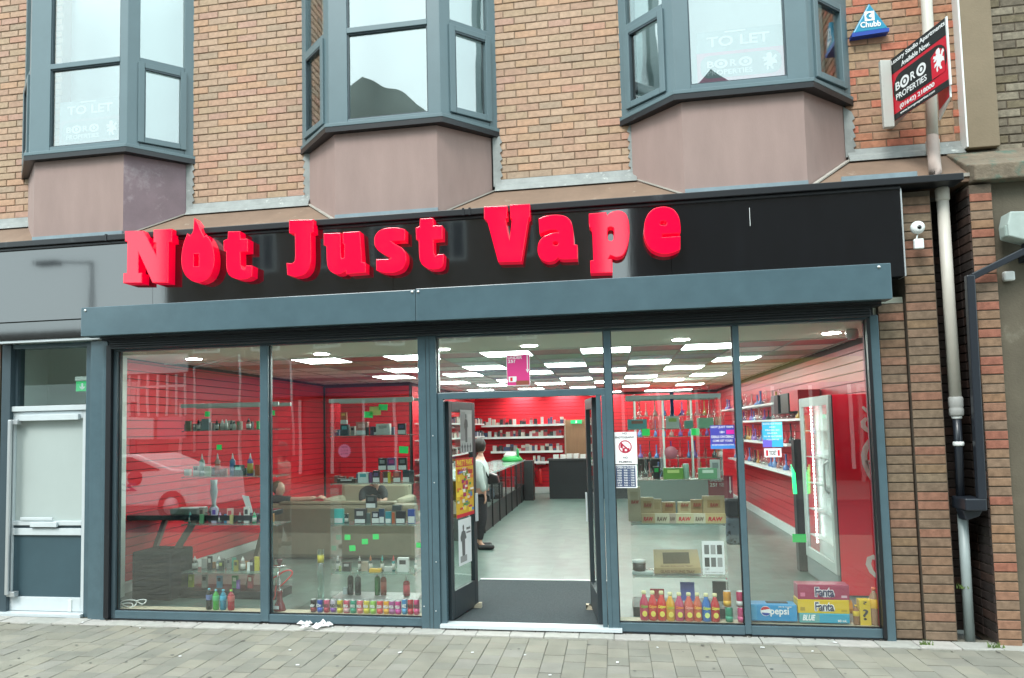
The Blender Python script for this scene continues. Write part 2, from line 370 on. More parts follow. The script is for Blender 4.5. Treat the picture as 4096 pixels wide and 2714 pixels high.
MB().tube([(-17.9,-17.5,0),(-17.9,-17.5,8.0)], [.11,.06]).build('post', roofA, t); MB().tube([(-17.9,-17.5,7.95),(-19.3,-17.5,8.05)], .04).build('arm', roofA, t); box('lamp_head', -20.1,-19.2,-17.65,-17.35,7.95,8.1, roofA, t)
# parked white car behind the viewer
cw = M('white_car_paint', (.9,.9,.9), .2, coat=.5); t = thing('parked_car', 'white saloon car parked on the road behind the viewer', 'car', (-10.1,-9.3,0))
prof = [(-13.0,.3),(-12.95,.8),(-12.1,.98),(-11.5,1.38),(-10.2,1.42),(-9.35,1.08),(-8.55,1.02),(-8.45,.3)]
MB().prism([(a,-9.9,b) for a, b in prof], (0,1.7,0)).build('body', cw, t, bevel=.05)
MB().prism([(a,-8.195,b) for a, b in [(-11.9,1.0),(-11.45,1.33),(-10.3,1.36),(-9.55,1.05)]], (0,.01,0)).build('side_window', dkw, t)
txt('222', ((-10.15,-8.185,.62), (-1,0,0), EZ), .75, .17, M('taxi_purple','6a3a6a',.5), t, bold=.03)
MB().lathe([(.17,-.004),(.17,.004)], (-10.2,-8.19,.9), 20, 'y').build('door_logo', M('taxi_red','a02030',.5), t)
for xx in (-12.2,-9.3): wh = MB().lathe([(.31,-.1),(.31,.1)], (xx,-8.25,.31), 20, 'y').build('wheel', black_m, t); MB().lathe([(.19,-.02),(.17,.02)], (xx,-8.14,.31), 20, 'y').build('rim', grey_metal, wh)

# ================================================================ BRICKWORK
def brick_mesh(L, mat, D=.1, H=.0655):
    m = MB(); x, z, c = L/2, H/2, .004
    m.add([(-x,D,-z),(x,D,-z),(x,D,z),(-x,D,z),(-x,c,-z),(x,c,-z),(x,c,z),(-x,c,z),(-x+c,0,-z+c),(x-c,0,-z+c),(x-c,0,z-c),(-x+c,0,z-c)],
          [(0,1,5,4),(1,2,6,5),(2,3,7,6),(3,0,4,7),(4,5,9,8),(5,6,10,9),(6,7,11,10),(7,4,8,11),(8,9,10,11)])
    o = m.build('brick', mat); me = o.data; bpy.data.objects.remove(o); return me
WY = .47
def brick_panel(label, x0, x1, z0, z1, mat, mort, Y=WY, L=.225, H=.0755, phase=0, cut=None, group=None, depth=.25, name='brick_wall', zfull=None, jit=.0025, bond=True):
    """running bond between x0 and x1; cut(z) may give (xa, xb) limits of a course"""
    t = thing(name, label, 'wall' if 'wall' in name else 'pillar', ((x0+x1)/2, Y, z0), group)
    MB().box(x0+.004, x1-.004, Y+.007, Y+depth, z0, zfull or z1).build('mortar', mort, t)
    cache = {}; z = z0+H/2; r = 0
    while z+H/2 <= z1+1e-4:
        a, b = cut(z) if cut else (x0, x1)
        xx = x0-((r+phase) % 2)*L/2 if bond else x0
        while xx < b-.002:
            p = max(xx, a); q = min(xx+L, b)
            if q-p > .03:
                ln = round(q-p-.0095, 3)
                if ln not in cache: cache[ln] = brick_mesh(ln, mat, D=.07)
                o = bpy.data.objects.new('brick', cache[ln]); col.objects.link(o); o.parent = t
                o.location = Vector(((p+q)/2, Y+rnd.uniform(-jit,jit), z+rnd.uniform(-.001,.001)))-t.location
                o.rotation_euler = (0, rnd.uniform(-.004,.004), 0)
            xx += L
        z += H; r += 1
    return t
ZT = 6.65
def step(a, b, zc):
    return lambda z: (a, b) if z > zc else ((a+(0.045 if int(z/.0755) % 2 else 0), b-(0.045 if int(z/.0755) % 2 else 0)))
G1 = 'buff brick panels between the upper bay windows'
brick_panel('strip of buff brick wall left of the leftmost bay window, by the photo edge', -7.2, -5.95, 4.265, 7.2, brick_buff, mortar_buff, group=G1, zfull=7.6)
brick_panel('buff brick wall panel between the left and middle bay windows', -4.40, -3.02, 4.265, ZT, brick_buff, mortar_buff, cut=step(-4.40,-3.02,4.70), group=G1, zfull=7.6)
brick_panel('buff brick wall panel between the middle and right bay windows', -1.07, .30, 4.265, ZT, brick_buff, mortar_buff, cut=step(-1.07,.30,4.70), group=G1, zfull=7.6, phase=1)
brick_orr = Mrand('buff_orange_brick', ['a0806a','a9826a','b07a60','a3876c','b5705a','9c8268','a8856e'], var=.18, vs=24)
brick_panel('orange-buff brick wall right of the right bay window, behind the estate agent board', 2.20, 3.16, 4.29, 6.1, brick_orr, mortar_buff, cut=step(2.20,3.16,4.70), group=G1, zfull=7.6, phase=1)
struct(MB().box(-7.6, 3.15, .80, 1.2, 3.0, 7.6).build('upper_backing_slab', M('dark_backing',(.08,.08,.08),.9)))  # added unseen slab: closes gaps behind the brickwork against leaking sky light
# ground floor pillars
P = dict(group='brick pillars at the right end of the shopfront', name='brick_pillar')
brick_panel('narrow recessed red-brown brick pier touching the right shopfront post', 2.245, 2.455, .0, 2.80, brick_red, mortar_dark, Y=.05, L=.215, H=.0755, depth=.45, bond=False, **P)
brick_panel('brick pillar between the recessed pier and the pipe recess, camera at its top', 2.46, 2.705, .0, 3.74, brick_red, mortar_dark, Y=.02, L=.24, H=.0755, depth=.6, bond=False, **P)
brick_panel('orange brick pillar right of the drainpipe recess', 2.965, 3.14, -.03, 3.74, brick_org, mortar_dark, Y=-.06, L=.19, H=.0755, depth=.6, bond=False, **P)
op_ = bpy.data.objects[[o.name for o in col.objects if o.get('label','').startswith('orange brick pillar')][0]]
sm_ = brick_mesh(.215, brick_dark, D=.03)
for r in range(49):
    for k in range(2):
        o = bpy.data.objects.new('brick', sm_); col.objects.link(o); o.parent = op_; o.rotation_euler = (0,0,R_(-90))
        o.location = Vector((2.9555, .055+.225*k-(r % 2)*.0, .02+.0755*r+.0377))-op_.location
brick_panel('very dark brick wall at the back of the drainpipe recess', 2.69, 2.965, .0, 3.74, brick_dark, M('black_mortar','1d1916',.95), Y=.40, L=.28, H=.0755, depth=.15, name='recess_wall')
brick_panel('sliver of brown brick wall left of the white side door', -7.0, -6.34, -.0, 2.98, brick_red, mortar_dark, Y=.10, L=.215, H=.0755, depth=.3, name='brick_wall')
# neighbour: render pilaster, stone bricks, mossy band, grey render wall
t = thing('rendered_pilaster', 'smooth grey-brown rendered pilaster right of the orange-buff brick wall', 'pilaster', (3.27,.4,4.2))
box('shaft', 3.165, 3.42, .36, .7, 4.19, 7.6, pilaster_m, t, .006); box('edge_strip', 3.15, 3.164, .355, .6, 4.20, 7.6, whiteplas, t)
brick_panel('lichened grey-brown stone brick wall at the upper right edge', 3.42, 4.6, 4.15, 5.95, stone_m, mortar_dark, Y=.44, L=.215, H=.078, zfull=7.6)
t = thing('mossy_cornice', 'mossy weathered stone cornice above the right brick pillar', 'cornice', (3.3,.1,3.8))
MB().prism([(3.0,.47,4.20),(3.0,.05,3.95),(3.0,-.10,3.90),(3.0,-.10,3.765),(3.0,.47,3.765)], (.72,0,0)).build('block', moss_m, t, bevel=.012)
MB().box(3.72,4.8,.2,.5,2.9,4.14).build('return_block', moss_m, t, bevel=.01)
t = thing('rendered_wall', 'dirty olive-grey rendered wall at the right edge of the photo', 'wall', (3.6,.1,0))
box('render', 3.142, 4.8, .02, .5, -.05, 3.763, conc_m, t)

# ================================================================ BAY WINDOWS
SGN = []
def bay(label, xa, xb, wins, sgn=None, left=True):
    """45-degree bay: front xa..xb on Y=0, sides running back to the wall"""
    t = thing('bay_window', label, 'window', ((xa+xb)/2, 0, 4.76), 'bay windows of the upper floor')
    SD = .475; z0, zt = 4.765, 7.3; zm = wins
    pl = lambda e: [(xa-SD-e*.4, SD), (xa-e*.41, -e), (xb+e*.41, -e), (xb+SD+e*.4, SD)]
    # sill (blue grey) with dark underside board
    s = pl(.055); ins = [(x, y) for x, y in ((xa-SD+.15,SD+.02),(xa+.08,.10),(xb-.08,.10),(xb+SD-.15,SD+.02))]
    s3 = pl(.115)
    MB().prism([(x,y,4.755) for x, y in s+ins[::-1]], (0,0,.035)).build('sill', upvc_m, t, bevel=.004)
    MB().prism([(x,y,4.705) for x, y in pl(.05)+ins[::-1]], (0,0,.0495)).build('sill_soffit', black_trim, t)
    # apron panels
    ap = [(xa-SD+.07, SD), (xa+.05, .02), (xb-.05, .02), (xb+SD-.07, SD)]
    for i in range(3):
        (x0, y0), (x1, y1) = ap[i], ap[i+1]
        d = Vector((x1-x0, y1-y0, 0)).normalized(); n = Vector((-d.y, d.x, 0))
        a, b = Vector((x0,y0,3.845)), Vector((x1,y1,3.845))
        MB().prism([a, b, b+Vector((0,0,.858)), a+Vector((0,0,.858))], n*.03).build('apron_panel', apron_stain if (i == 2 and xa < -4) else render_pink, t)
    MB().prism([(x,y,3.80) for x, y in [(ap[1][0]-.0,-.0),(ap[2][0]+.0,-.0),(ap[2][0]+.0,.05),(ap[1][0]-.0,.05)]], (0,0,.10)).build('base_flashing', M('blue_grey_lead','7f9098',.5,var=.15,vs=6), t)
    # glazed faces
    corners = pl(0)
    for i in range(3):
        (x0, y0), (x1, y1) = corners[i], corners[i+1]
        a = Vector((x0,y0,0)); d = Vector((x1-x0,y1-y0,0)); Wd = d.length; d.normalize(); n = Vector((d.y,-d.x,0))     # outward
        def B(m, s0, s1, za, zb, d0, d1):
            pts = [a+d*s0+n*d0, a+d*s1+n*d0, a+d*s1+n*d1, a+d*s0+n*d1]
            return m.prism([p+Vector((0,0,za)) for p in pts], (0,0,zb-za))
        fr = MB()
        if i == 1:
            li, ri = wins['l'], wins['r']; zb, zc = wins['zb'], wins['zm']
            B(fr, .0, li, z0+.026, zt, -.06, 0); B(fr, Wd-ri, Wd, z0+.026, zt, -.06, 0); B(fr, li, Wd-ri, z0+.026, zb, -.06, -.002)
            if zc: B(fr, li, Wd-ri, zc, zc+.055, -.06, .004)
            f = fr.build('frame', upvc_m, t, bevel=.004)
            bead = MB()
            for (s0, s1) in ((li, li+.012), (Wd-ri-.012, Wd-ri)): B(bead, s0, s1, zb, zt, -.05, -.012)
            B(bead, li+.012, Wd-ri-.012, zb, zb+.012, -.05, -.012)
            if zc: B(bead, li+.012, Wd-ri-.012, zc-.012, zc, -.05, -.012)
            bead.build('glazing_bead', framed_m, t)
            if zc:
                g = MB(); B(g, li, Wd-ri, zb, zc, -.04, -.034); g.build('pane', glass_up, t); g = MB(); B(g, li, Wd-ri, zc+.055, zt, -.04, -.034); g.build('pane', glass_up, t)
            else:
                g = MB(); B(g, li, Wd-ri, zb, zt, -.04, -.034); g.build('pane', glass_up, t)
        else:
            zm_ = wins['zs']
            m0, m1 = (.12, .10) if i == 2 else (.10, .12)
            B(fr, 0, m0, z0+.026, zt, -.06, 0); B(fr, Wd-m1, Wd, z0+.026, zt, -.06, 0); B(fr, m0, Wd-m1, z0+.026, z0+.07, -.06, -.002); B(fr, m0, Wd-m1, zm_, zm_+.05, -.06, .003)
            fr.build('frame', upvc_m, t, bevel=.004)
            cs = MB()       # opening casement stands proud
            B(cs, m0-.02, m0+.045, z0+.075, zm_-.004, -.03, .022); B(cs, Wd-m1-.045, Wd-m1+.02, z0+.075, zm_-.004, -.03, .022)
            B(cs, m0+.045, Wd-m1-.045, z0+.075, z0+.135, -.03, .0215); B(cs, m0+.045, Wd-m1-.045, zm_-.06, zm_-.004, -.03, .0215)
            cs = cs.build('casement', upvc_m, t, bevel=.005)
            g = MB(); B(g, m0+.04, Wd-m1-.04, z0+.13, zm_-.055, -.02, -.014); g.build('pane', glass_up, cs)
            bd = MB(); B(bd, m0+.045, Wd-m1-.045, zm_-.075, zm_-.06, -.012, .016); B(bd, m0+.045, m0+.055, z0+.135, zm_-.06, -.012, .016); bd.build('glazing_bead', framed_m, cs)
            g = MB(); B(g, m0, Wd-m1, zm_+.05, zt, -.04, -.034); g.build('pane', glass_up, t)
    # room behind: pale blind wall and head
    room = M('pale_room_wall', (.5,.55,.54), .9)
    MB().prism([(xa-.30,.62,4.5),(xb+.30,.62,4.5),(xb+.30,.66,4.5),(xa-.30,.66,4.5)], (0,0,2.9)).build('net_curtain', room, t)
    return t
bay('left bay window with blue-grey frames and a faint TO LET board behind the glass', FX(1245*.4082,590,0)-1.14, -4.817, dict(l=.235, r=.09, zb=4.845, zm=5.685, zs=5.70))
bay('middle bay window reflecting a gabled roof in its big lower pane', -2.633, -1.511, dict(l=.19, r=.125, zb=4.835, zm=5.70, zs=5.72))
bay('right bay window with one tall undivided front pane and a TO LET board inside', .65, 1.785, dict(l=.135, r=.175, zb=4.85, zm=None, zs=5.63))
# TO LET boards standing inside bays
pinkfade = M('faded_pink_print', (.62,.20,.30), .6); greyb = M('grey_board_print', (.25,.30,.30), .6)
LION = [(.30,.0),(.42,.05),(.38,.18),(.50,.22),(.58,.05),(.74,.02),(.72,.12),(.64,.18),(.66,.32),(.80,.36),(.95,.30),(.92,.50),(.80,.55),(.88,.68),(.98,.72),(.90,.86),(.78,.80),(.70,.66),(.62,.70),(.66,.84),(.56,1.0),(.36,.97),(.26,.86),(.34,.80),(.26,.72),(.10,.78),(.02,.68),(.16,.64),(.06,.52),(.20,.50),(.34,.56),(.30,.44),(.14,.38),(.10,.24),(.22,.28),(.34,.30),(.26,.14)]
def boro(o, ex, ey, w, h, parent, white, k):
    """letters B O R O over PROPERTIES with a rampant lion; w x h is the logo box"""
    ex, ey, o = Vector(ex), Vector(ey), Vector(o); n = Vector(ex).cross(ey).normalized()
    P = lambda u, v, d=.001: o+ex*(u*w)+ey*(v*h)+n*d
    txt('B', (P(.03,.46), ex, ey), .09*w, .32*h, white, parent, bold=.02); txt('R', (P(.335,.46), ex, ey), .09*w, .32*h, white, parent, bold=.02)
    for c in (.215, .54):
        shape([ell(c*w,.62*h,.09*w,.23*h,24), ell(c*w,.62*h,.055*w,.135*h,20)], (P(0,0), ex, ey), .001, white, parent, 'roundel')
        shape([ell(c*w,.62*h,.026*w,.085*h,14)], (P(0,0,.0015), ex, ey), .001, white, parent, 'roundel_core')
    txt('PROPERTIES', (P(.03,.08), ex, ey), .60*w, .24*h, white, parent, bold=.012)
    shape([[(p[0], p[1]) for p in LION]], (P(.76,.10), ex, ey), .001, white, parent, 'lion_emblem', fit=(.20*w, .85*h))
def tolet(label, x0, x1, z0, Y, top, bot):
    t = thing('to_let_board', label, 'sign', ((x0+x1)/2, Y, z0), 'TO LET boards in the bay windows'); W = x1-x0
    box('board', x0, x1, Y, Y+.01, z0, z0+.50, top, t); box('lower_field', x0, x1, Y-.003, Y-.0005, z0, z0+.30, bot, t)
    shape([rrect(x0+.03, z0+.06, x1-.03, z0+.27, .08)], ((0,Y-.004,0), EX, EZ), .001, greyb, t, 'dark_oval')
    txt('TO LET', ((x0+W*.12, Y-.003, z0+.35), EX, EZ), W*.72, .095, white_p, t, bold=.02)
    box('bar', x0+W*.33, x0+W*.57, Y-.003, Y-.001, z0+.475, z0+.488, white_p, t)
    boro((x0+W*.09, Y-.006, z0+.07), EX, EZ, W*.86, .19, t, white_p, 0)
    return t
tolet('pale TO LET board standing behind the big pane of the left bay window', -5.66, -4.92, 4.85, .075, M('grey_board',(.30,.36,.36),.6), M('grey_pink_board',(.36,.33,.34),.6))
tolet('TO LET board with a pink lower half inside the right bay window', .855, 1.61, 4.86, .075, M('pale_green_board',(.28,.38,.38),.6), pinkfade)

# ledges between the bays, lead flashing above, stepped lead beside the aprons
def ledge(label, xa, xb, za, la, ra):
    t = thing('sloping_ledge', label, 'ledge', ((xa+xb)/2, .2, 3.84), 'sloping ledges under the upper brick panels')
    a0, a1 = xa-la, xb+ra      # front corners run out along the 45-degree aprons
    m = MB().add([(xa,.47,za-.10),(xb,.47,za-.10),(a1,.0,3.85),(a0,.0,3.85),(xa,.5,3.8),(xb,.5,3.8),(a1,.0,3.79),(a0,.0,3.79)], [(0,3,2,1),(3,7,6,2),(4,5,6,7),(0,4,7,3),(1,2,6,5),(0,1,5,4)])
    m.build('board', ledge_m, t)
    f = MB().prism([(xa,.464,za+.004),(xa,.458,za-.02),(xa,.45,za-.05),(xa,.425,za-.075),(xa,.405,za-.115),(xa,.40,za-.125),(xa,.46,za-.12)], (xb-xa,0,0)); f.build('lead_flashing', lead_m, t)
    e = MB()
    if la: e.bar((xa,.45,za-.10),(a0,.01,3.862),.05,.012)
    if ra: e.bar((xb,.45,za-.10),(a1,.01,3.862),.05,.012)
    e.bar((a0,-.004,3.845),(a1,-.004,3.845),.02,.03)
    e.build('edge_seal', M('pale_sealant','a9a59d',.7,var=.15,vs=12), t)
    return t
ledge('sloping brown ledge left of the leftmost bay apron', -7.2, -5.90, 4.265, 0, .38)
ledge('sloping brown ledge between the left and middle bay aprons, behind the first sign letters', -4.40, -3.02, 4.265, .40, .42)
ledge('sloping brown ledge between the middle and right bay aprons, above the capital V', -1.07, .30, 4.265, .42, .38)
ledge('sloping brown ledge right of the right bay apron, crossed by the pipe', 2.20, 3.16, 4.29, .42, 0)
for lab, xx, sgn_, zb in (('stepped grey lead flashing on the right side of the left bay apron',-4.36,-1,4.20),('stepped grey lead flashing on the left side of the middle bay apron',-3.06,1,4.20),('stepped grey lead flashing on the right side of the middle bay apron',-1.03,-1,4.20),('stepped grey lead flashing on the left side of the right bay apron',.26,1,4.20),('stepped grey lead flashing on the right side of the right bay apron',2.24,-1,4.22)):
    pts = [(xx+sgn_*.06, 4.70), (xx+sgn_*.06, zb)]
    z = zb; k = 0
    while z < 4.64: pts += [(xx-sgn_*.035, z+.02), (xx-sgn_*.01, z+.085)]; z += .085
    tag(MB().prism([(p, .462, q) for p, q in pts], (0,-.006,0)).build('stepped_flashing', lead_m), lab, 'flashing', 'stepped lead flashings')

tag(box('blue_flashing', 2.0, 2.60, -.012, .0, 3.845, 3.905, M('blue_grey_lead','7f9098',.5)), 'blue-grey flashing strip along the front of the rightmost ledge', 'flashing')
# ================================================================ FASCIA, LETTERS, SHUTTER BOX
t = thing('shop_sign', 'long gloss black fascia sign with red raised letters reading Not Just Vape', 'sign', (-1.9,-.1,3.1))
xs = [-7.6,-4.45,-1.98,.55,2.425]
for a, b in zip(xs, xs[1:]): box('fascia_panel', a+.0015, b-.0015, -.10, .02, 3.00 if b > -4.5 else 3.115, 3.735, black_gloss, t)
box('lower_fascia_panel', -6.36, -4.45, -.06, .02, 2.815, 3.075, black_gloss, t); box('shadow_gap', -7.6, -5.0, -.05, .02, 3.075, 3.115, black_m, t)
cap = MB().box(-7.6, 2.90, -.15, .06, 3.765, 3.825).box(-7.6, 2.425, -.118, .06, 3.735, 3.765); cap.build('top_capping', black_trim, t, bevel=.006)
for xx in (-4.95,-1.30,-1.24): box('capping_joint', xx, xx+.02, -.157, .0, 3.762, 3.83, black_trim, t)
for u_,v0_,v1_ in ((2998,832,905),): box('dropping_streak', FX(u_,v0_,-.1)-.003, FX(u_,v0_,-.1)+.001, -.1015, -.1, FZ(u_,v1_,-.1), FZ(u_,v0_,-.1), whiteplas, t)
box('end_trim', 2.425, 2.436, -.105, .05, 3.0, 3.74, grey_metal, t)
LA = lambda P: [(460+u*.6084, 780+v*.6084) for u, v in P]
LB = lambda P: [(1800+u*.4478, 740+v*.4478) for u, v in P]
N_ = LA([(62,237),(185,235),(268,395),(268,315),(250,313),(250,228),(372,222),(372,308),(350,310),(346,578),(243,578),(152,382),(152,512),(175,512),(173,580),(50,580),(52,515),(75,513),(78,308),(62,305)])
O_ = LA([(432,440),(436,370),(450,310),(472,252),(490,268),(512,240),(517,150),(545,190),(562,235),(585,275),(596,262),(622,290),(645,350),(652,420),(645,490),(615,550),(560,578),(510,572),(462,535),(440,490)]); Oh = LA([(515,388),(548,388),(548,470),(515,470)])
T_ = LA([(740,240),(820,238),(822,288),(870,288),(870,372),(822,375),(822,455),(834,485),(850,490),(860,462),(900,464),(898,535),(862,556),(800,556),(750,535),(728,490),(728,372),(712,368),(710,300),(738,288)])
J_ = LA([(1142,165),(1302,160),(1302,245),(1285,250),(1288,430),(1275,490),(1240,528),(1185,540),(1130,525),(1125,447),(1165,450),(1183,430),(1180,255),(1142,250)])
U_ = LA([(1370,252),(1480,248),(1482,400),(1490,418),(1503,412),(1506,325),(1495,322),(1495,245),(1608,238),(1622,440),(1645,445),(1645,510),(1520,520),(1515,500),(1480,522),(1440,520),(1405,495),(1390,450),(1388,335),(1370,330)])
S_ = LA([(1905,300),(1905,225),(1850,212),(1780,215),(1730,235),(1702,275),(1702,330),(1730,370),(1780,398),(1812,412),(1800,422),(1715,422),(1715,495),(1760,512),(1830,514),(1885,492),(1912,445),(1914,390),(1890,348),(1840,322),(1815,305)])
T2 = LA([(2003,155),(2090,150),(2092,200),(2150,200),(2150,290),(2092,295),(2092,375),(2106,402),(2120,390),(2160,388),(2156,468),(2130,488),(2070,490),(2020,465),(1998,420),(1995,295),(1978,292),(1975,215),(2000,205)])
V_ = LB([(302,192),(508,184),(508,298),(492,303),(530,500),(552,300),(535,296),(535,176),(712,168),(712,288),(698,300),(637,685),(430,690),(330,318),(302,300)])
A_ = LB([(790,300),(850,272),(960,262),(1040,278),(1085,325),(1100,400),(1110,530),(1138,535),(1138,662),(985,668),(968,645),(930,682),(860,690),(800,655),(778,590),(788,510),(830,460),(900,430),(968,420),(955,402),(880,402),(800,438)]); Ah = LB(ell(942,522,26,18,12))
P_ = LB([(1240,255),(1395,242),(1400,272),(1440,238),(1520,225),(1575,255),(1600,330),(1605,450),(1585,560),(1550,630),(1490,652),(1432,630),(1415,660),(1450,662),(1452,785),(1255,790),(1252,675),(1280,672),(1270,395),(1240,370)]); Ph = LB(rrect(1408,375,1462,500,24))
E_ = LB([(1732,400),(1740,320),(1770,250),(1830,202),(1920,188),(2000,212),(2048,280),(2062,370),(2060,432),(1895,440),(1898,466),(2060,455),(2058,575),(1990,610),(1900,620),(1810,590),(1760,530),(1735,460)]); Eh = LB(rrect(1878,322,1936,358,14))
def smooth(P, it=1):
    for _ in range(it):
        Q = []
        n = len(P)
        for i in range(n):
            a, b, c = Vector(P[i-1]), Vector(P[i]), Vector(P[(i+1) % n]); ang = (b-a).angle(c-b) if (b-a).length and (c-b).length else 0
            if ang < R_(58): Q += [tuple(a*.22+b*.78), tuple(b*.78+c*.22)]
            else: Q.append(tuple(b))
        P = Q
    return P
for ch, loops in (('N',[N_]),('o',[smooth(O_),Oh]),('t',[smooth(T_)]),('J',[smooth(J_)]),('u',[smooth(U_)]),('s',[smooth(S_,2)]),('t',[smooth(T2)]),('V',[V_]),('a',[smooth(A_,2),Ah]),('p',[smooth(P_),Ph]),('e',[smooth(E_,2),Eh])):
    YF = -.235
    L3 = [[(FX(u,v,YF), FZ(u,v,YF)) for u, v in lp] for lp in loops]
    o = shape(L3, ((0, -.165, 0), EX, EZ), .13, sign_red, t, 'letter', bevel=.006)
    for p in o.data.polygons: p.use_smooth = False
t = thing('shutter_box', 'blue-grey roller shutter box running over the shop windows', 'shutter housing', (-1.4,-.15,2.8))
for a, b, z0, z1 in ((-5.11,-1.722,2.79,3.075),(-1.719,2.262,2.788,3.083)):
    box('housing', a, b, -.28, -.11, z0, z1, frame_m, t, .005)
for xx, zz in ((-5.06,3.045),(-1.75,3.055),(-1.695,3.055),(2.17,3.055)): MB().lathe([(.013,-.004),(.011,.004)], (xx,-.283,zz), 10, 'y').build('bolt', chrome_m, t)
MB().box(-5.0,2.23,-.11,.02,2.76,2.999).box(-4.96,2.2,-.20,-.11,2.772,2.787).build('shutter_slot', black_trim, t)
for k in range(4): box('curtain_slat', -4.94, 2.15, -.085, -.04, 2.665+.022*k+.012, 2.665+.022*k+.031, M('shutter_slat','23292e',.45), t, .004)
box('drip_strip', -6.36, -5.02, -.05, .02, 2.788, 2.812, white_m, thing('white_drip_strip', 'thin white strip above the side entrance', 'trim', (-5.7,0,2.79)))
# ================================================================ SHOPFRONT
t = thing('shopfront', 'blue-grey aluminium shopfront with four tall panes and a central doorway', 'shopfront', (-1.4,0,0))
box('header_rail', -5.0, 2.225, .0, .09, 2.66, 2.70, framed_m, t, .003); box('header_board', -4.98, 2.2, .02, .09, 2.70, 2.80, black_trim, t)
for a, b, y0, z1 in ((-5.20,-5.055,.0,2.775),(-5.052,-5.0,-.015,2.775),(2.157,2.225,-.02,2.69)): box('corner_post', a, b, y0, .12, -.01, z1, frame_m, t, .003)
box('shutter_guide', -4.998, -4.945, -.04, .05, .02, 2.72, black_trim, t); box('shutter_guide', 2.128, 2.156, -.03, .04, .02, 2.67, M('black_trim2',(.012,.013,.016),.35), t)
for a, b in ((-3.36,-3.275),(1.048,1.098)): box('mullion', a, b, -.005, .10, .02, 2.66, frame_m, t, .003)
box('mullion', -4.944, -4.90, .0, .09, .02, 2.66, framed_m, t, .003)
pm = MB().box(-1.775,-1.60,-.022,.14,-.01,2.76); pm.build('door_pillar', frame_m, t, .003)
for xx in (-1.70,-1.665): box('pillar_groove', xx, xx+.003, -.0235, -.021, 0, 2.74, black_trim, t)
for a, b in ((-4.944,-3.36),(-3.275,-1.775),(.0,1.048),(1.098,2.157)):
    box('sill_rail', a, b, .002, .09, .012, .088, frame_m, t, .004); box('sill_foot', a, b, -.01, .08, -.02, .0115, black_trim, t)
box('mullion', -.062, .0, -.004, .10, .0, 2.66, frame_m, t, .003)
box('transom', -1.60, -.062, .0, .10, 2.085, 2.145, frame_m, t, .003)
box('door_jamb', -1.60, -1.545, .004, .09, .0, 2.085, frame_m, t, .003); box('door_jamb', -.145, -.103, .004, .09, .0, 2.085, frame_m, t, .003); box('door_jamb', -.098, -.062, -.008, .09, .0, 2.085, frame_m, t, .003)
for a, b, z0, z1 in ((-4.90,-3.36,.088,2.66),(-3.275,-1.775,.088,2.66),(-1.60,-.062,2.145,2.66),(.0,1.048,.088,2.66),(1.098,2.13,.088,2.66)): box('pane', a, b, .045, .051, z0, z1, glass_shop, t)
gk = MB()
for a, b, z0, z1 in ((-4.90,-3.36,.088,2.66),(-3.275,-1.775,.088,2.66),(-1.60,-.062,2.145,2.66),(.0,1.048,.088,2.66),(1.098,2.13,.088,2.66)):
    gk.box(a, a+.008, .03, .044, z0, z1).box(b-.008, b, .03, .044, z0, z1).box(a, b, .03, .044, z0, z0+.01)
gk.build('gasket', black_m, t)
box('threshold', -1.60, .02, -.05, .10, .012, .045, white_m, t, .004)
for x_, z_ in ((-1.64,1.75),(-1.635,1.32),(-1.63,.6),(-1.64,.16),(-1.75,.2)): MB().lathe([(.006,-.002),(.005,.002)], (x_,-.025,z_), 8, 'y').build('screw', white_m, t)
for x_ in (-3.40,.50):
    n = box('maker_label', x_, x_+.09, -.006, -.001, 2.70, 2.735, M('silver_label',(.4,.4,.4),.4), t)
    txt('barriers', ((x_+.008,-.007,2.707), EX, EZ), .075, .022, black_p, n, bold=.02)
# open doors, leaves turned inwards
def door(hx, ang, sgn, name):
    d = Vector((math.cos(ang)*sgn, math.sin(ang), 0)); n = Vector((-d.y, d.x, 0)); L = .70
    h0 = Vector((hx, .10, 0)); m = MB()
    def B(m, s0, s1, za, zb, d0, d1):
        pts = [h0+d*s0+n*d0, h0+d*s1+n*d0, h0+d*s1+n*d1, h0+d*s0+n*d1]; return m.prism([p+Vector((0,0,za)) for p in pts], (0,0,zb-za))
    for a, b, c, e in ((0,.075,.05,2.07),(L-.085,L,.05,2.07),(.075,L-.085,.05,.30),(.075,L-.085,1.97,2.07)): B(m, a, b, c, e, -.022, .022)
    f = m.build('door_leaf', M('dark_door_frame', (.028,.038,.044), .42), t, .003)
    g = MB(); B(g, .07, L-.08, .29, 1.98, -.004, .002); g.build('pane', Mglass('door_glass', (.9,.96,.94), .01, 1.35) if 'door_glass' not in _M else _M['door_glass'], f)
    for s_ in (-1, 1):
        g = MB(); B(g, L-.075, L-.015, .88, 1.16, s_*.03 if s_ > 0 else -.045, .045 if s_ > 0 else -.03); g.build('handle', white_m, f, .004)
    return f, h0, d, n, B
dl = door(-1.535, R_(79.5), 1, 'left'); dr = door(-.165, R_(83), -1, 'right')
def on_door(dd, s0, s1, z0, z1, off):
    f, h0, d, n, B = dd; return h0+d*s0+n*off+Vector((0,0,z0)), d, s1-s0, z1-z0
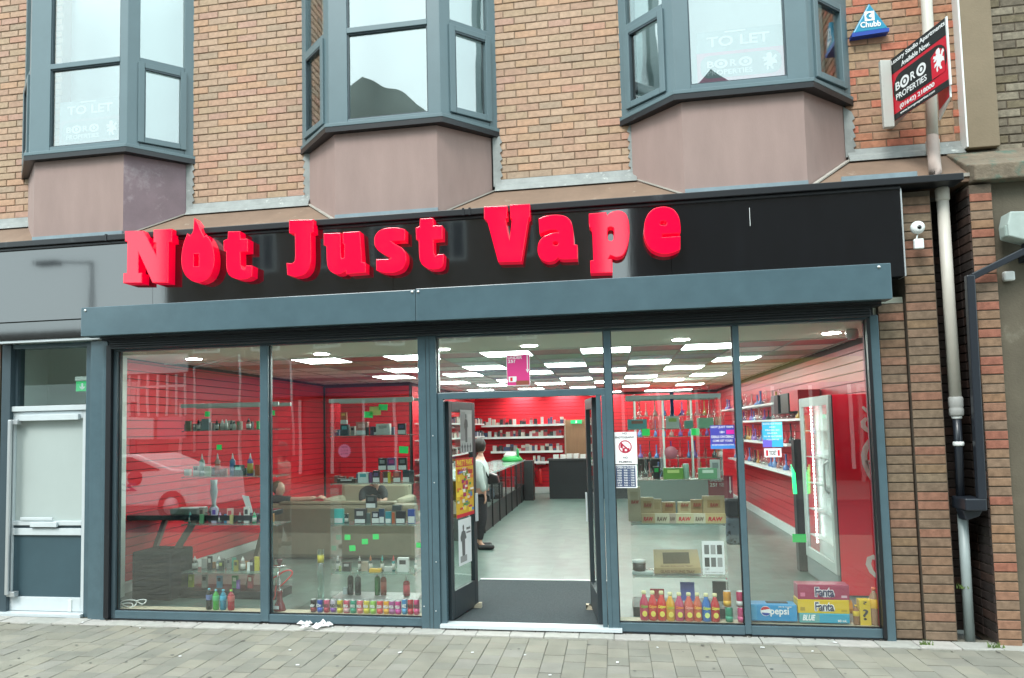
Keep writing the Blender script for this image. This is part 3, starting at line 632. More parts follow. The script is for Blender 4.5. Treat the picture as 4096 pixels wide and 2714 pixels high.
def poster(label, o, ex, w, h, mat, group=None, thick=.002, cat='poster'):
    """sheet with its lower-left corner at o; returns (thing, frame function)"""
    ex = Vector(ex).normalized(); n = ex.cross(EZ).normalized(); o = Vector(o)
    t = thing('poster' if cat == 'poster' else cat.replace(' ', '_'), label, cat, o, group)
    MB().prism([o, o+ex*w, o+ex*w+EZ*h, o+EZ*h], n*thick).build('sheet', mat, t)
    def fr(u, v, k=1): return (o+ex*(u*w)+EZ*(v*h)+n*(thick+.0008*k), ex, EZ)
    def pbox(u0, v0, u1, v1, mat, k=1, name='print'): return shape([[(0,0),(1,0),(1,1),(0,1)]], fr(u0, v0, k), .0006, mat, t, name, fit=((u1-u0)*w, (v1-v0)*h))
    return t, fr, pbox, w, h
bw = [M('print_grey_%d' % i, (v,v,v), .7) for i, v in enumerate((.03,.12,.3,.5))]
def person_print(t, fr, w, h, u, v, sw, sh, mat):
    shape([[(.35,0),(.30,.5),(.2,.45),(.15,.6),(.3,.78),(.45,.8),(.42,.86),(.42,.95),(.5,1),(.58,.95),(.58,.86),(.55,.8),(.72,.76),(.85,.55),(.75,.5),(.68,.55),(.66,0)]], fr(u, v), .0006, mat, t, 'figure_print', fit=(sw*w, sh*h))
n_ = -1
o, d, w_, h_ = on_door(dl, .27, .59, FZ(1858,1811,.5), 2, -.028)
tt, fr, pb, w1, h1 = poster('black and white figure poster at the top of the open left door', o, d, .32, FZ(1858,1641,.5)-FZ(1858,1811,.5), M('grey_poster',(.42,.43,.43),.7))
pb(.05,.28,.42,.95,bw[2],1); pb(.62,.35,.95,.9,bw[3],1); person_print(tt, fr, w1, h1, .30, .24, .36, .68, bw[1]); [person_print(tt, fr, w1, h1, .05+.23*i, .02, .16, .2, bw[1]) for i in range(4)]
o, d, w_, h_ = on_door(dl, .13, .58, FZ(1845,2068,.4), 2, -.028)
tt, fr, pb, w1, h1 = poster('tall yellow and orange party poster in the middle of the open left door', o, d, .47, FZ(1845,1834,.4)-FZ(1845,2068,.4), M('yellow_poster','d9ac2a',.6))
pb(0,.86,1,1,red_p,1); txt('PARTY PARK', fr(.06,.875,2), w1*.88, h1*.10, M('yellow_print','e8d23a',.6), tt, bold=.02)
for i in range(60):
    a = rnd.uniform(0,.8); b = .06+rnd.uniform(0,.70); pb(a, b, a+rnd.uniform(.08,.22), b+rnd.uniform(.03,.09), M('pp%d' % (i % 9), ['c8452e','e8e4dc','4d8f46','e0792c','f0d040','b03060','5a7ab0','d8d0c0','7a9a3a'][i % 9], .6), 2+i*.06)
pb(0,0,1,.06,red_p,5)
txt('ALL NIGHT', fr(.06,.78,6), w1*.6, h1*.05, red_p, tt, bold=.01)
o, d, w_, h_ = on_door(dl, .17, .50, FZ(1845,2258,.4), 2, -.028)
tt, fr, pb, w1, h1 = poster('white poster with a dark walking figure low on the open left door', o, d, .34, FZ(1845,2076,.4)-FZ(1845,2258,.4), paper_m)
person_print(tt, fr, w1, h1, .14, .20, .46, .68, bw[1]); pb(.12,.06,.62,.20,bw[2],1); txt('music', fr(.62,.74), w1*.3, h1*.07, bw[0], tt); txt('sessions', fr(.60,.66), w1*.34, h1*.05, bw[1], tt)
for lab, px_, s in (('pale wooden wedge holding the left door leaf open', 1905, 1), ('pale wooden wedge holding the right door leaf open', 2365, -1)):
    p = G(px_, 2428 if s > 0 else 2435, .05)
    tag(MB().prism([(p.x-.05,p.y,.035),(p.x+.05,p.y,.035),(p.x+.05*s,p.y,.085),(p.x+.05*s-.03*s,p.y,.085)], (0,.06,0)).build('door_wedge', cream_m), lab, 'door wedge', 'wooden door wedges')

# ---- posters on the shop glass
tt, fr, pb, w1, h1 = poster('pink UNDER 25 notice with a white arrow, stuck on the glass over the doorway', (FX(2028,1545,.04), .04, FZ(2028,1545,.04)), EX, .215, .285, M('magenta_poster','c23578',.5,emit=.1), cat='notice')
pb(0,0,.02,1,white_p,1); pb(.98,0,1,1,white_p,1); pb(0,0,1,.015,white_p,1)
txt('UNDER', fr(.06,.86,2), w1*.62, h1*.10, white_p, tt, bold=.02); txt('25?', fr(.06,.74,2), w1*.32, h1*.10, white_p, tt, bold=.02)
pb(.88,.5,.92,.98,white_p,2); shape([[(0,1),(1,1),(.5,0)]], fr(.83,.40,2), .0006, white_p, tt, 'arrow_head', fit=(.14*w1,.12*h1))
pb(.08,.12,.42,.30,paper_m,2,'card_print'); pb(.15,.15,.25,.27,red_p,3); pb(.4,.02,.95,.16,M('brown_print','8a4a3a',.6),2)
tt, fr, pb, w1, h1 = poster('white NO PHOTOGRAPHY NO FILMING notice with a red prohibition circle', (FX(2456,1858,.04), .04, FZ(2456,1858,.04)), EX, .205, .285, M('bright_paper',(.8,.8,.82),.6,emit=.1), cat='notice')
for s_, v_, ww in (('NO', .92, .2), ('PHOTOGRAPHY', .80, .82), ('NO', .17, .2), ('FILMING', .04, .56)): txt(s_, fr(.5-ww/2, v_, 1), w1*ww, h1*.065, bw[0], tt, bold=.02)
red_ring = M('dark_red_print',(.45,.01,.05),.6)
shape([ell(0,0,1,1,32), ell(0,0,.84,.84,32)], fr(.22,.34,3), .0006, red_ring, tt, 'prohibition_ring', fit=(w1*.56,w1*.56))
shape([[(0,.9),(.1,1),(1,.1),(.9,0)]], fr(.30,.39,4), .0006, red_ring, tt, 'prohibition_bar', fit=(w1*.40,w1*.40))
shape([[(0,0),(1,0),(1,.75),(.7,.75),(.6,1),(.35,1),(.3,.75),(0,.75)], ell(.5,.38,.2,.24,14)], fr(.38,.38,2), .0006, red_ring, tt, 'camera_print', fit=(w1*.3,w1*.22)); pb(.30,.50,.40,.62,red_ring,2)
tt, fr, pb, w1, h1 = poster('blue and white OPEN & CLOSE opening hours board below the no filming notice', (FX(2460,1950,.04), .04, FZ(2460,1953,.04)), EX, .195, .20, M('bright_paper',(.8,.8,.82),.6), cat='notice')
nb = M('navy_print','41506e',.6); pb(.06,.04,.94,.97,nb,1)
txt('OPEN & CLOSE', fr(.10,.86,2), w1*.8, h1*.09, white_p, tt, bold=.02)
for i, dn in enumerate(('MON','TUES','WED','THUR','FRI','SAT','SUN')): txt(dn, fr(.12,.74-.11*i,2), w1*.2, h1*.07, white_p, tt, bold=.02); txt('9:00  -  7:00', fr(.42,.74-.11*i,2), w1*.46, h1*.07, white_p, tt, bold=.02)
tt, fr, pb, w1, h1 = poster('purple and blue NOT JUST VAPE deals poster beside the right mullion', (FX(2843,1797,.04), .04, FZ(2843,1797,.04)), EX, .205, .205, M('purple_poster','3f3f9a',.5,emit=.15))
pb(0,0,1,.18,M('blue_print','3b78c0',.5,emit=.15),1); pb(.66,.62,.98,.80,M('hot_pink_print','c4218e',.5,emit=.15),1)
for s_, v_, ww, hh in (('NOT JUST VAPE',.86,.92,.11),('18+',.66,.2,.1),('DEALS ON DEALS',.46,.9,.11),('COME GET YOURS',.30,.8,.09),('WE KEEP RUNNING OR CUTTING',.14,.9,.06)): txt(s_, fr(.5-ww/2, v_, 2), w1*ww, h1*hh, white_p, tt, bold=.02)
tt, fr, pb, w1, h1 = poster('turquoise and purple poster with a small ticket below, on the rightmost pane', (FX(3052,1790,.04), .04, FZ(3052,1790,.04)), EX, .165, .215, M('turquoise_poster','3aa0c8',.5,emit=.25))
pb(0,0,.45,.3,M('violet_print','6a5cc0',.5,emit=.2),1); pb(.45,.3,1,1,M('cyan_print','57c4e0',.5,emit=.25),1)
for i, ww in enumerate((.94,.3,.7,.5,.9,.6)): txt(('MAKING OUR WORLD','AND','PRICES SO','ENTER','TO BE ENTERED','FOLLOW US')[i], fr(.5-ww/2, .9-.125*i, 2), w1*ww, h1*.06, white_p, tt, bold=.02)
tt, fr, pb, w1, h1 = poster('small white ticket with red ends under the turquoise poster', (FX(3058,1830,.04), .04, FZ(3058,1830,.04)), EX, .14, .075, M('bright_paper',(.8,.8,.82),.6), cat='notice')
pb(.1,.15,.22,.8,red_p,1); pb(.78,.15,.9,.8,red_p,1); txt('TICKET', fr(.28,.25,1), w1*.44, h1*.5, bw[1], tt, bold=.02)
tt, fr, pb, w1, h1 = poster('white sheet with six small photographs, low on the pane of the right display case', (FX(2812,2297,.08), .08, FZ(2812,2297,.08)), EX, .185, .285, paper_m)
for i in range(3):
    for j in range(2): pb(.10+.29*i, .22+.38*j, .32+.29*i, .50+.38*j, bw[(i+j) % 3], 1, 'photo_print')
txt('CBD', fr(.1,.12,1), w1*.2, h1*.06, bw[1], tt); txt('ask for details in store', fr(.1,.04,1), w1*.8, h1*.035, bw[1], tt)
tt, fr, pb, w1, h1 = poster('red UNDER 25 notice low in the shop beyond the window', (FX(2835,1995,.9), .9, FZ(2835,1995,.9)), EX, .23, .22, M('dull_red_notice','a04450',.6), cat='notice')
txt('UNDER', fr(.06,.74,2), w1*.5, h1*.16, white_p, tt, bold=.02); txt('25?', fr(.06,.52,2), w1*.3, h1*.16, white_p, tt, bold=.02); pb(.78,0,1,1,M('dark_magenta','8a1a3a',.6),1); pb(.87,.3,.91,.95,white_p,2); shape([[(0,1),(1,1),(.5,0)]], fr(.83,.2,2), .0006, white_p, tt, 'arrow_head', fit=(.12*w1,.14*h1))

# ================================================================ SIDE ENTRANCE
t = thing('side_entrance', 'white and blue-grey side door with a fanlight, left of the shop windows', 'door', (-5.8,.15,0))
for a, b in ((-6.32,-6.215),(-5.325,-5.20)): box('jamb', a, b, .10, .26, -.01, 2.79, framed_m if a < -6 else frame_m, t, .003)
box('jamb_lining', -6.215, -6.18, .16, .26, 2.14, 2.745, framed_m, t)
box('head', -6.215, -5.325, .12, .26, 2.745, 2.79, frame_m, t, .003)
box('fanlight', -6.18, -5.325, .20, .206, 2.15, 2.745, Mglass('fanlight_glass', (.88,.94,.92), .05, 1.5), t)
box('fanlight_bar', -6.23, -5.325, .125, .26, 2.085, 2.14, white_m, t, .004)
lf = MB().box(-6.265,-6.20,.15,.21,.03,2.08).box(-5.395,-5.33,.15,.21,.03,2.08).box(-6.20,-5.395,.15,.21,2.00,2.08).box(-6.20,-5.395,.15,.21,.03,.17).box(-6.20,-5.395,.15,.21,.80,.87).box(-6.20,-5.395,.15,.21,.90,.945)
lf = lf.build('door_leaf', white_m, t, .004)
box('frosted_pane', -6.20, -5.395, .185, .19, .945, 2.0, M('frosted_glass','aeb8b5',.25,var=.03,vs=2,spec=.6), lf); box('kick_panel', -6.20, -5.395, .175, .19, .17, .80, M('blue_grey_panel',(.045,.085,.105),.35,spec=.6,var=.1,vs=2), lf)
box('shadow_strip', -6.20, -5.395, .17, .2, .87, .90, framed_m, lf)
MB().box(-6.10,-5.72,.135,.149,.955,.985).box(-5.97,-5.66,.12,.149,.885,.935).build('letter_plate', white_m, lf, .004)
box('pull_bar', -6.205, -6.165, .06, .09, .20, 2.0, grey_metal, lf, .008)
for zz in (.20,1.97): box('bar_bracket', -6.20, -6.11, .085, .15, zz-.02, zz+.03, grey_metal, lf, .004)
box('closer_box', -6.11, -5.42, .11, .149, 1.985, 2.045, white_m, lf, .004); box('lock', -6.29, -6.255, .13, .15, .99, 1.07, grey_metal, lf, .003)
box('step', -6.32, -5.32, .05, .22, -.008, .026, white_m, t, .003)
# lobby behind the fanlight
hall = M('pale_green_hall', (.66,.74,.69), .85)
t = thing('entrance_lobby', 'pale lobby seen through the fanlight of the side door', 'lobby', (-5.8,1.5,0))
MB().prism([(-5.325,.262,-.02),(-5.30,.262,-.02),(-5.42,.8,-.02),(-5.45,.8,-.02)], (0,0,3.0)).build('splay_wall', hall, t); box('back_wall', -6.9, -5.40, .80, .9, 0, 3.0, hall, t); box('side_wall', -6.42, -6.33, .27, .8, 0, 3.0, hall, t)  # kept shallow and roofless so daylight reaches these walls
t = thing('exit_sign', 'green emergency exit sign with a running figure, behind the fanlight', 'exit sign', (-5.45,.5,2.3))
gx = M('exit_green', (.02,.42,.14), .5, emit=.35)
box('housing', -5.56, -5.33, .235, .26, 2.395, 2.44, whiteplas, t, .006); box('face', -5.545, -5.33, .237, .247, 2.285, 2.39, gx, t)
shape([[(-.05,.3),(.05,.3),(.05,-.02),(.14,.06),(.14,-.06),(0,-.22),(-.14,-.06),(-.14,.06),(-.05,-.02)]], ((-5.50,.235,2.30), EX, EZ), .001, white_p, t, 'arrow', fit=(.06,.07))
shape([[(0,0),(1,0),(1,1),(0,1)]], ((-5.41,.235,2.295), EX, EZ), .001, white_p, t, 'door_symbol', fit=(.065,.085))
shape([[(.2,0),(.35,.3),(.5,.45),(.8,.1),(.95,.15),(.65,.55),(.6,.7),(.85,.65),(.85,.73),(.5,.85),(.2,.7),(.3,.65),(.45,.72),(.3,.4),(.05,.1)], ell(.66,.93,.08,.07,10)], ((-5.425,.2335,2.30), EX, EZ), .001, gx, t, 'running_figure', fit=(.07,.07))

# ================================================================ PIPES AND WALL FITTINGS
t = thing('waste_pipe', 'off-white vertical pipe passing through the black capping in the recess', 'pipe', (2.86,.2,1.8))
MB().tube([(2.90,.33,7.5),(2.885,.33,5.0),(2.865,.33,4.22)], .046, 14).build('upper_length', pipe_m, t)
MB().tube([(2.865,.33,4.30),F(3733,585,.27),F(3735,620,.15),F(3738,655,.03),F(3741,690,-.04),F(3743,715,-.06)], .049, 14).build('offset_bend', M('pinkish_pipe','a5958d',.45,var=.08,vs=6), t)
MB().lathe([(.055,4.16),(.055,4.27),(.052,4.275)], (2.865,.33,0), 14).build('collar', pipe_m, t)
MB().tube([F(3767,752,.06),F(3822,1600,.06)], .046, 16).build('lower_length', pipe_m, t)
MB().tube([F(3768,752,.06),F(3768,758,.06),F(3771,800,.06),F(3771,806,.06)], [.046,.054,.054,.046], 14).build('collar', pipe_m, t)
MB().lathe([(.048,1.84),(.055,1.85),(.055,1.90),(.05,1.91),(.055,1.92),(.055,1.99),(.048,2.0)], (2.812,.06,-.01), 14).build('socket', M('grey_socket','9a9a97',.5), t)
t = thing('black_soil_pipe', 'short black pipe below the off-white one with two white rings', 'pipe', (2.86,.2,1.4))
MB().tube([(2.812,.06,1.84),(2.812,.06,1.6),(2.80,.06,1.14)], .032, 12).build('length', pipeb_m, t)
for zz, r_ in ((1.825,.036),(1.60,.038)): MB().lathe([(r_,zz-.018),(r_+.004,zz-.01),(r_+.004,zz+.01),(r_,zz+.018)], (2.812,.06,0), 14).build('white_ring', whiteplas, t)
t = thing('black_downpipe', 'square black downpipe bending in from the neighbour and meeting the grey pipe', 'pipe', (2.9,-.12,2))
MB().bar((3.42,-.14,3.20),(2.91,-.14,2.955),.055,.055).build('sloping_length', pipeb_m, t, .008); MB().bar((2.895,-.14,2.97),(2.875,-.14,1.16),.062,.06).build('vertical_length', pipeb_m, t, .008)
MB().box(2.745,2.905,-.17,.10,1.07,1.17).build('shoe', pipeb_m, t, .012)
MB().prism([(2.77,-.1,.985),(2.87,-.1,1.02),(2.90,-.1,1.07),(2.75,-.1,1.07)], (0,.14,0)).build('spout', pipeb_m, t, .008)
t = thing('grey_ground_pipe', 'pale grey round pipe running into the paving in the recess', 'pipe', (2.82,.1,0))
MB().tube([(2.817,.08,1.04),(2.812,.08,-.03)], .038, 16).build('length', pipeg_m, t)
t = thing('cctv_camera', 'round white dome camera with a small junction box on the brick pillar', 'camera', (2.55,-.08,3.35))
MB().lathe([(.052,-.06),(.055,-.085),(.05,-.105),(.038,-.115),(.03,-.118)], (2.55,.0,3.405), 24, 'y').build('dome_housing', whiteplas, t)
MB().lathe([(.018,-.115),(.016,-.122)], (2.552,.0,3.40), 16, 'y').build('lens', M('black_lens',(.005,.005,.006),.08), t)
box('junction_box', 2.515, 2.59, -.095, -.06, 3.225, 3.31, whiteplas, t, .008); MB().tube([(2.55,-.075,3.35),(2.54,-.08,3.32),(2.535,-.08,3.29)], .006, 6).build('cable', whiteplas, t)
t = thing('floodlight', 'pale grey floodlight on a dark bracket at the right edge', 'floodlight', (3.27,-.1,3.3))
MB().prism([(3.19,-.22,3.46),(3.42,-.22,3.45),(3.44,-.22,3.30),(3.34,-.22,3.20),(3.17,-.22,3.26),(3.165,-.22,3.36)], (0,.16,0)).build('hood', M('pale_green_metal','a3b0ab',.5,var=.1), t, .01); box('head', 3.155, 3.22, -.2, -.1, 3.26, 3.36, M('pale_green_metal2','93a39d',.5), t, .015)
MB().bar((3.36,-.13,3.25),(3.36,-.1,3.10),.10,.05).bar((3.36,-.1,3.12),(3.36,.02,3.10),.05,.05).build('bracket', pipeb_m, t)
t = thing('sensor_box', 'small white rounded box under the sloping black pipe', 'sensor', (3.22,-.03,2.95)); box('box', 3.20, 3.285, -.03, .02, 2.93, 3.01, whiteplas, t, .014)
t = thing('neighbour_window_frame', 'dark blue-grey edge of the neighbouring shopfront at the right border', 'window frame', (3.5,0,1.8))
box('post', 3.435, 3.5, -.04, .02, 2.2, 3.5, framed_m, t); box('post', 3.47, 3.54, -.06, .02, 1.55, 2.2, framed_m, t); box('rail', 3.5, 4.6, -.04, .02, 3.3, 3.5, framed_m, t)
# alarm box
t = thing('alarm_box', 'blue triangular burglar alarm box with white lettering on the upper brick wall', 'alarm box', (2.43,.42,5.4))
blue = M('alarm_turquoise','0f86a8',.35); dblue = M('alarm_dark_blue','0f3fa0',.4)
c = [(2.275,5.35),(2.585,5.365),(2.432,5.625)]
MB().prism([(x,.39,z) for x, z in c], (0,.08,0)).build('case', blue, t, .012); MB().prism([(2.272,.385,5.355),(2.588,.385,5.37),(2.585,.385,5.335),(2.268,.385,5.318)], (0,.085,0)).build('base_edge', dblue, t)
shape([rrect(0,0,1,1,.05), [(.75,.72),(.5,.85),(.22,.7),(.15,.45),(.3,.2),(.6,.15),(.8,.3),(.55,.35),(.42,.5),(.55,.65)]], ((2.385,.388,5.455), EX, EZ), .001, white_p, t, 'square_logo', fit=(.085,.09))
txt('Chubb', ((2.345,.387,5.395), EX, EZ), .175, .055, white_p, t, bold=.03)
# estate agent board
t = thing('estate_agent_board', 'red and black letting board projecting from the wall beside the pipe', 'sign', (2.52,.2,4.4))
a, b = Vector((2.517,.20,0)), Vector((2.70,-.50,0)); d = (b-a).normalized(); n = Vector((d.y,-d.x,0)); Wd = (b-a).length
MB().prism([a+EZ*4.43, b+EZ*4.43, b+EZ*4.985, a+EZ*4.985], -n*.006).build('board', M('board_red','c4142c',.4), t)
fr = lambda s, z, k=1: (a+d*s+EZ*z+n*(.001*k), d, EZ)
shape([[(0,0),(1,0),(1,1),(0,1)]], fr(0,4.845), .001, black_p, t, 'black_band', fit=(Wd,.14)); shape([[(0,0),(1,0),(1,1),(0,1)]], fr(0,4.43), .001, black_p, t, 'black_band', fit=(Wd,.055))
txt('Luxury Studio Apartments', fr(.01,4.918,2), Wd*.96, .052, white_p, t, bold=.02); txt('Available Now.', fr(Wd*.2,4.857,2), Wd*.52, .045, white_p, t, bold=.02)
shape([rrect(.02,4.56,Wd-.02,4.815,.12)], fr(0,0,2), .001, black_p, t, 'black_oval')
shape([[(.0,.0),(1,0),(1,.8),(.55,1),(0,.8)]], fr(Wd*.72,4.565,3), .001, red_p, t, 'red_shield', fit=(Wd*.22,.225))
boro(fr(.035,4.575,3.5)[0], d, EZ, Wd*.93, .22, t, white_p, 0)
txt('(01642) 218000', fr(Wd*.13,4.492,2), Wd*.62, .05, white_p, t, bold=.02); txt('www.boroproperties.com', fr(Wd*.13,4.447,2), Wd*.62, .028, white_p, t, bold=.015)
MB().prism([(2.425,.18,4.985),(2.515,.18,4.98),(2.515,.18,4.375),(2.43,.18,4.375)], (0,.05,0)).build('bracket_post', M('dirty_white','b9b8b2',.45,dirt=('8d8b84',9,.62)), t, .006)
box('wall_arm',2.56,2.60,.10,.47,4.88,4.92,grey_metal,t); box('wall_arm',2.56,2.60,.10,.47,4.46,4.50,grey_metal,t)
a2, b2 = Vector((2.72,-.46,0)), Vector((2.83,.05,0)); d2 = (b2-a2).normalized(); n2 = Vector((d2.y,-d2.x,0))
MB().prism([a2+EZ*4.35, b2+EZ*4.35, b2+EZ*4.95, a2+EZ*4.95], -n2*.012).build('second_board', whiteplas, t)
MB().prism([a+EZ*4.0,a+EZ*4.0+d*.001,a+EZ*4.001], n*.001)
MB().bar(b+EZ*4.43, b+EZ*4.985, .012, .02).build('edge_strip', whiteplas, t)
MB().prism([a2+d2*.02+EZ*4.36-n2*.014, b2-d2*.05+EZ*4.42-n2*.014, b2-d2*.05+EZ*4.6-n2*.014, a2+d2*.02+EZ*4.6-n2*.014], -n2*.001).build('back_print', red_p, t)

# litter, weeds
lit = M('white_litter', (.72,.72,.72), .8)
t = thing('crumpled_tissue', 'crumpled white tissue on the paving below the second window', 'litter', (-2.76,-.2,0))
m = MB()
for i in range(14):
    c = Vector((G(1260+rnd.uniform(-60,60), 2510+rnd.uniform(-12,12), .01))); a = rnd.uniform(0,6); r = rnd.uniform(.02,.05)
    m.add([c+Vector((r*math.cos(a+k*1.57), r*.8*math.sin(a+k*1.57), rnd.uniform(.0,.03))) for k in range(4)]+[c+Vector((0,0,rnd.uniform(.03,.06)))], [(0,1,4),(1,2,4),(2,3,4),(3,0,4)])
m.build('paper', lit, t)
bits = [(330,2490),(560,2512),(1160,2600),(1330,2510),(1385,2508),(2140,2515),(2280,2525),(2630,2590),(2740,2528),(1600,2610),(720,2625),(1890,2610),(3050,2590),(115,2494),(2200,2700),(860,2478),(430,2462),(1700,2470),(2020,2452),(2300,2430),(1190,2660),(3340,2570),(2470,2650),(2100,2620),(3250,2605)]
mm = MB()
for u, v in bits:
    c = G(u, v, .008); a = rnd.uniform(0,3); r = rnd.uniform(.008,.02)
    mm.obox(c, r*1.6, r, .004, a)
o = mm.build('paper_scraps', lit, kind='stuff'); tag(o, 'scattered scraps of white paper on the paving', 'litter', kind='stuff')
weed = M('weed_green', (.10,.16,.035), .8, var=.3, vs=40)
for lab, u, v in (('small green weed in the joint under the left end of the first window',545,2480),('green weed tuft under the middle of the first window',815,2486),('low weed tuft just left of the first mullion',905,2486),('patch of green weed at the foot of the brick pillar right of the windows',3700,2580),('weeds at the foot of the orange brick pillar',3985,2592),('yellow-green weed growing beside the pale grey pipe',3832,2385)):
    c = G(u, v, .0) if v < 2595 and v > 2400 else Vector((2.76,.05,.42)); m = MB()
    for i in range(26):
        a = rnd.uniform(0,6.28); r = rnd.uniform(.0,.05); h = rnd.uniform(.015,.05); p = c+Vector((r*math.cos(a)*1.6, r*math.sin(a)*.4, 0)); q = p+Vector((rnd.uniform(-.03,.03), rnd.uniform(-.02,.02), h)); k = Vector((.006,.002,0))
        m.add([p-k, p+k, q], [(0,1,2)])
    tag(m.build('weed', weed), lab, 'weed')

gum = MB()
for i in range(70):
    c = Vector((rnd.uniform(-6.5,3), rnd.uniform(-1.9,-.15), .0045)); r = rnd.uniform(.006,.016)
    gum.add([c+Vector((r*math.cos(a*.785)*rnd.uniform(.8,1.2), r*math.sin(a*.785), 0)) for a in range(8)], [tuple(range(8))])
o = gum.build('gum_spots', M('trodden_gum', '5c5b56', .9)); tag(o, 'dark trodden chewing gum spots on the paving blocks', 'gum', kind='stuff')
dirt_ = MB()
for i in range(160):
    c = Vector((rnd.uniform(-5,2.2), -.012-abs(rnd.gauss(0,.018)), .006)); r = rnd.uniform(.003,.010)
    dirt_.obox(c, r*2.2, r, .004, rnd.uniform(0,3))
o = dirt_.build('grit', M('dark_grit', '4a453c', .95)); tag(o, 'dark grit and crumbs gathered along the foot of the shopfront', 'grit', kind='stuff')
# ================================================================ INTERIOR SHELL
XL, XR, YB, XH, YA = -5.5, 2.72, 14.4, FX(1640,1540,7.3), 7.3
floor_m = M('grey_green_vinyl', (.40,.46,.43), .32, spec=.35)
t_ = floor_m.node_tree; b_ = t_.nodes['Principled BSDF']
ge = t_.nodes.new('ShaderNodeNewGeometry'); br = t_.nodes.new('ShaderNodeTexBrick'); br.inputs['Scale'].default_value = 1; br.offset = .5
br.inputs['Brick Width'].default_value = .32; br.inputs['Row Height'].default_value = .62; br.inputs['Mortar Size'].default_value = .002; br.inputs['Color1'].default_value = (.115,.165,.145,1); br.inputs['Color2'].default_value = (.09,.13,.115,1); br.inputs['Mortar'].default_value = (.08,.105,.098,1)
nz = t_.nodes.new('ShaderNodeTexNoise'); nz.inputs['Scale'].default_value = 5; nz.inputs['Detail'].default_value = 6
mm_ = t_.nodes.new('ShaderNodeMixRGB'); mm_.blend_type = 'OVERLAY'; mm_.inputs[0].default_value = .45
t_.links.new(ge.outputs['Position'], br.inputs['Vector']); t_.links.new(ge.outputs['Position'], nz.inputs['Vector']); t_.links.new(br.outputs['Color'], mm_.inputs[1]); t_.links.new(nz.outputs[0], mm_.inputs[2]); t_.links.new(mm_.outputs[0], b_.inputs['Base Color'])
struct(MB().box(-5.19, 2.22, .09, .70, -.06, .03).box(XL-.02, XR+.1, .70, YB+.1, -.06, .03).build('shop_floor', floor_m))
tag(box('entrance_mat', -1.6, -.06, .102, 2.13, .031, .037, M('charcoal_mat', (.040,.054,.060), .95, var=.35, vs=60, bump=.8, bs=200)), 'dark grey coir entrance mat inside the doorway', 'mat')
tag(box('mat_trim', -1.6, -.06, 2.131, 2.18, .031, .042, whiteplas), 'white metal trim strip at the back edge of the entrance mat', 'trim')
wall_m = M('interior_wall', (.45,.47,.44), .8)
rw = struct(MB().box(XL-.06, XL-.03, .9, YB, -.05, 3.3).build('left_shop_wall', groove_m))
def slats(parent, mat, pos, z0, z1, H=.0965):
    """pos(za, zb) -> MB of one board"""
    z = z0
    while z < z1-.02:
        pos(z+.004, min(z+H-.005, z1)).build('slat', mat, parent); z += H
slats(rw, red_slat, lambda a, b: MB().box(XL-.03, XL, .62, YA, a, b), .155, 2.69)
box('skirting_board', XL-.03, XL+.012, .14, YA, .03, .15, skirt_m, rw, .003)
aw = struct(MB().box(XL-.05, XH, YA+.02, YA+.14, -.05, 3.3).build('alcove_wall', groove_m))
slats(aw, red_slat, lambda a, b: MB().box(XL+.03, XH-.02, YA, YA+.02, a, b), .155, 2.66)
box('corner_post', XL, XL+.03, YA-.03, YA+.02, .03, 2.68, black_m, aw); box('corner_post', XH-.02, XH+.0, YA-.01, YA+.14, .03, 2.70, black_m, aw)
hw = struct(MB().box(XH-.14, XH-.02, YA+.14, YB, -.05, 3.3).build('hall_wall', groove_m))
slats(hw, red_slat, lambda a, b: MB().box(XH-.02, XH, YA+.15, YB, a, b), .155, 2.66)
bw_ = struct(MB().box(XH-.2, XR+.2, YB+.02, YB+.2, -.05, 3.3).build('back_wall', groove_m))
slats(bw_, red_slat, lambda a, b: MB().box(XH, XR, YB, YB+.02, a, b), .155, 2.66)
box('skirting_board', XH, XR, YB-.015, YB-.0, .03, .20, skirt_m, bw_)
rr = struct(MB().box(XR+.03, XR+.2, .6, YB, -.05, 3.3).build('right_shop_wall', groove_m))
slats(rr, red_slatR, lambda a, b: MB().box(XR, XR+.03, .6, YB, a, b), .175, 2.66, H=.115)
box('skirting_board', XR-.012, XR+.03, .6, YB, .03, .17, skirt_m, rr, .003)
# ceiling
cl = struct(MB().box(XL-.2, XR+.2, .70, YB+.2, 2.86, 2.95).build('ceiling', M('ceiling_void',(.2,.2,.19),.9)))
MB().box(-5.19, XR, .10, 1.80, 2.705, 2.855).box(XL, -5.19, .70, 1.80, 2.705, 2.855).build('bulkhead', M('cream_plaster_ceiling', (.78,.79,.66), .8, var=.03, vs=1), cl); box('bulkhead_trim', XL, XR, 1.802, 1.83, 2.69, 2.85, M('pale_trim', (.6,.62,.56), .6), cl)
tg = M('ceiling_grid', (.36,.39,.37), .5); TC = {n: M('ceiling_tile_'+n, c, .35, var=.08, vs=3) for n, c in dict(maroon=(.38,.10,.10), olive=(.40,.34,.22), brown=(.32,.18,.16), green=(.22,.48,.34), teal=(.22,.42,.46), blue=(.24,.33,.46), grey=(.74,.80,.77), cream=(.80,.83,.76), red=(.65,.14,.12)).items()}
LED = [(0,0),(2,0),(1,3),(0,5),(4,0),(3,3),(2,5),(1,8),(3,8),(2,10),(1,13),(4,5),(5,3),(5,8),(6,0),(6,5),(6,10),(8,0),(7,3),(8,5),(9,3),(9,8),(7,8),(8,10),(9,13),(4,10),(5,13),(7,13),(3,13),(2,17),(4,17),(6,17),(8,17),(9,17)]
GY, GX, Y0 = .68, .6, 2.10
cm = {}
def tmesh(dx, dy, mat):
    k = (round(dx,3), round(dy,3), mat.name)
    if k not in cm:
        o = MB().box(-dx/2, dx/2, -dy/2, dy/2, 0, .015).build('ceiling_tile', mat); cm[k] = o.data; bpy.data.objects.remove(o)
    return cm[k]
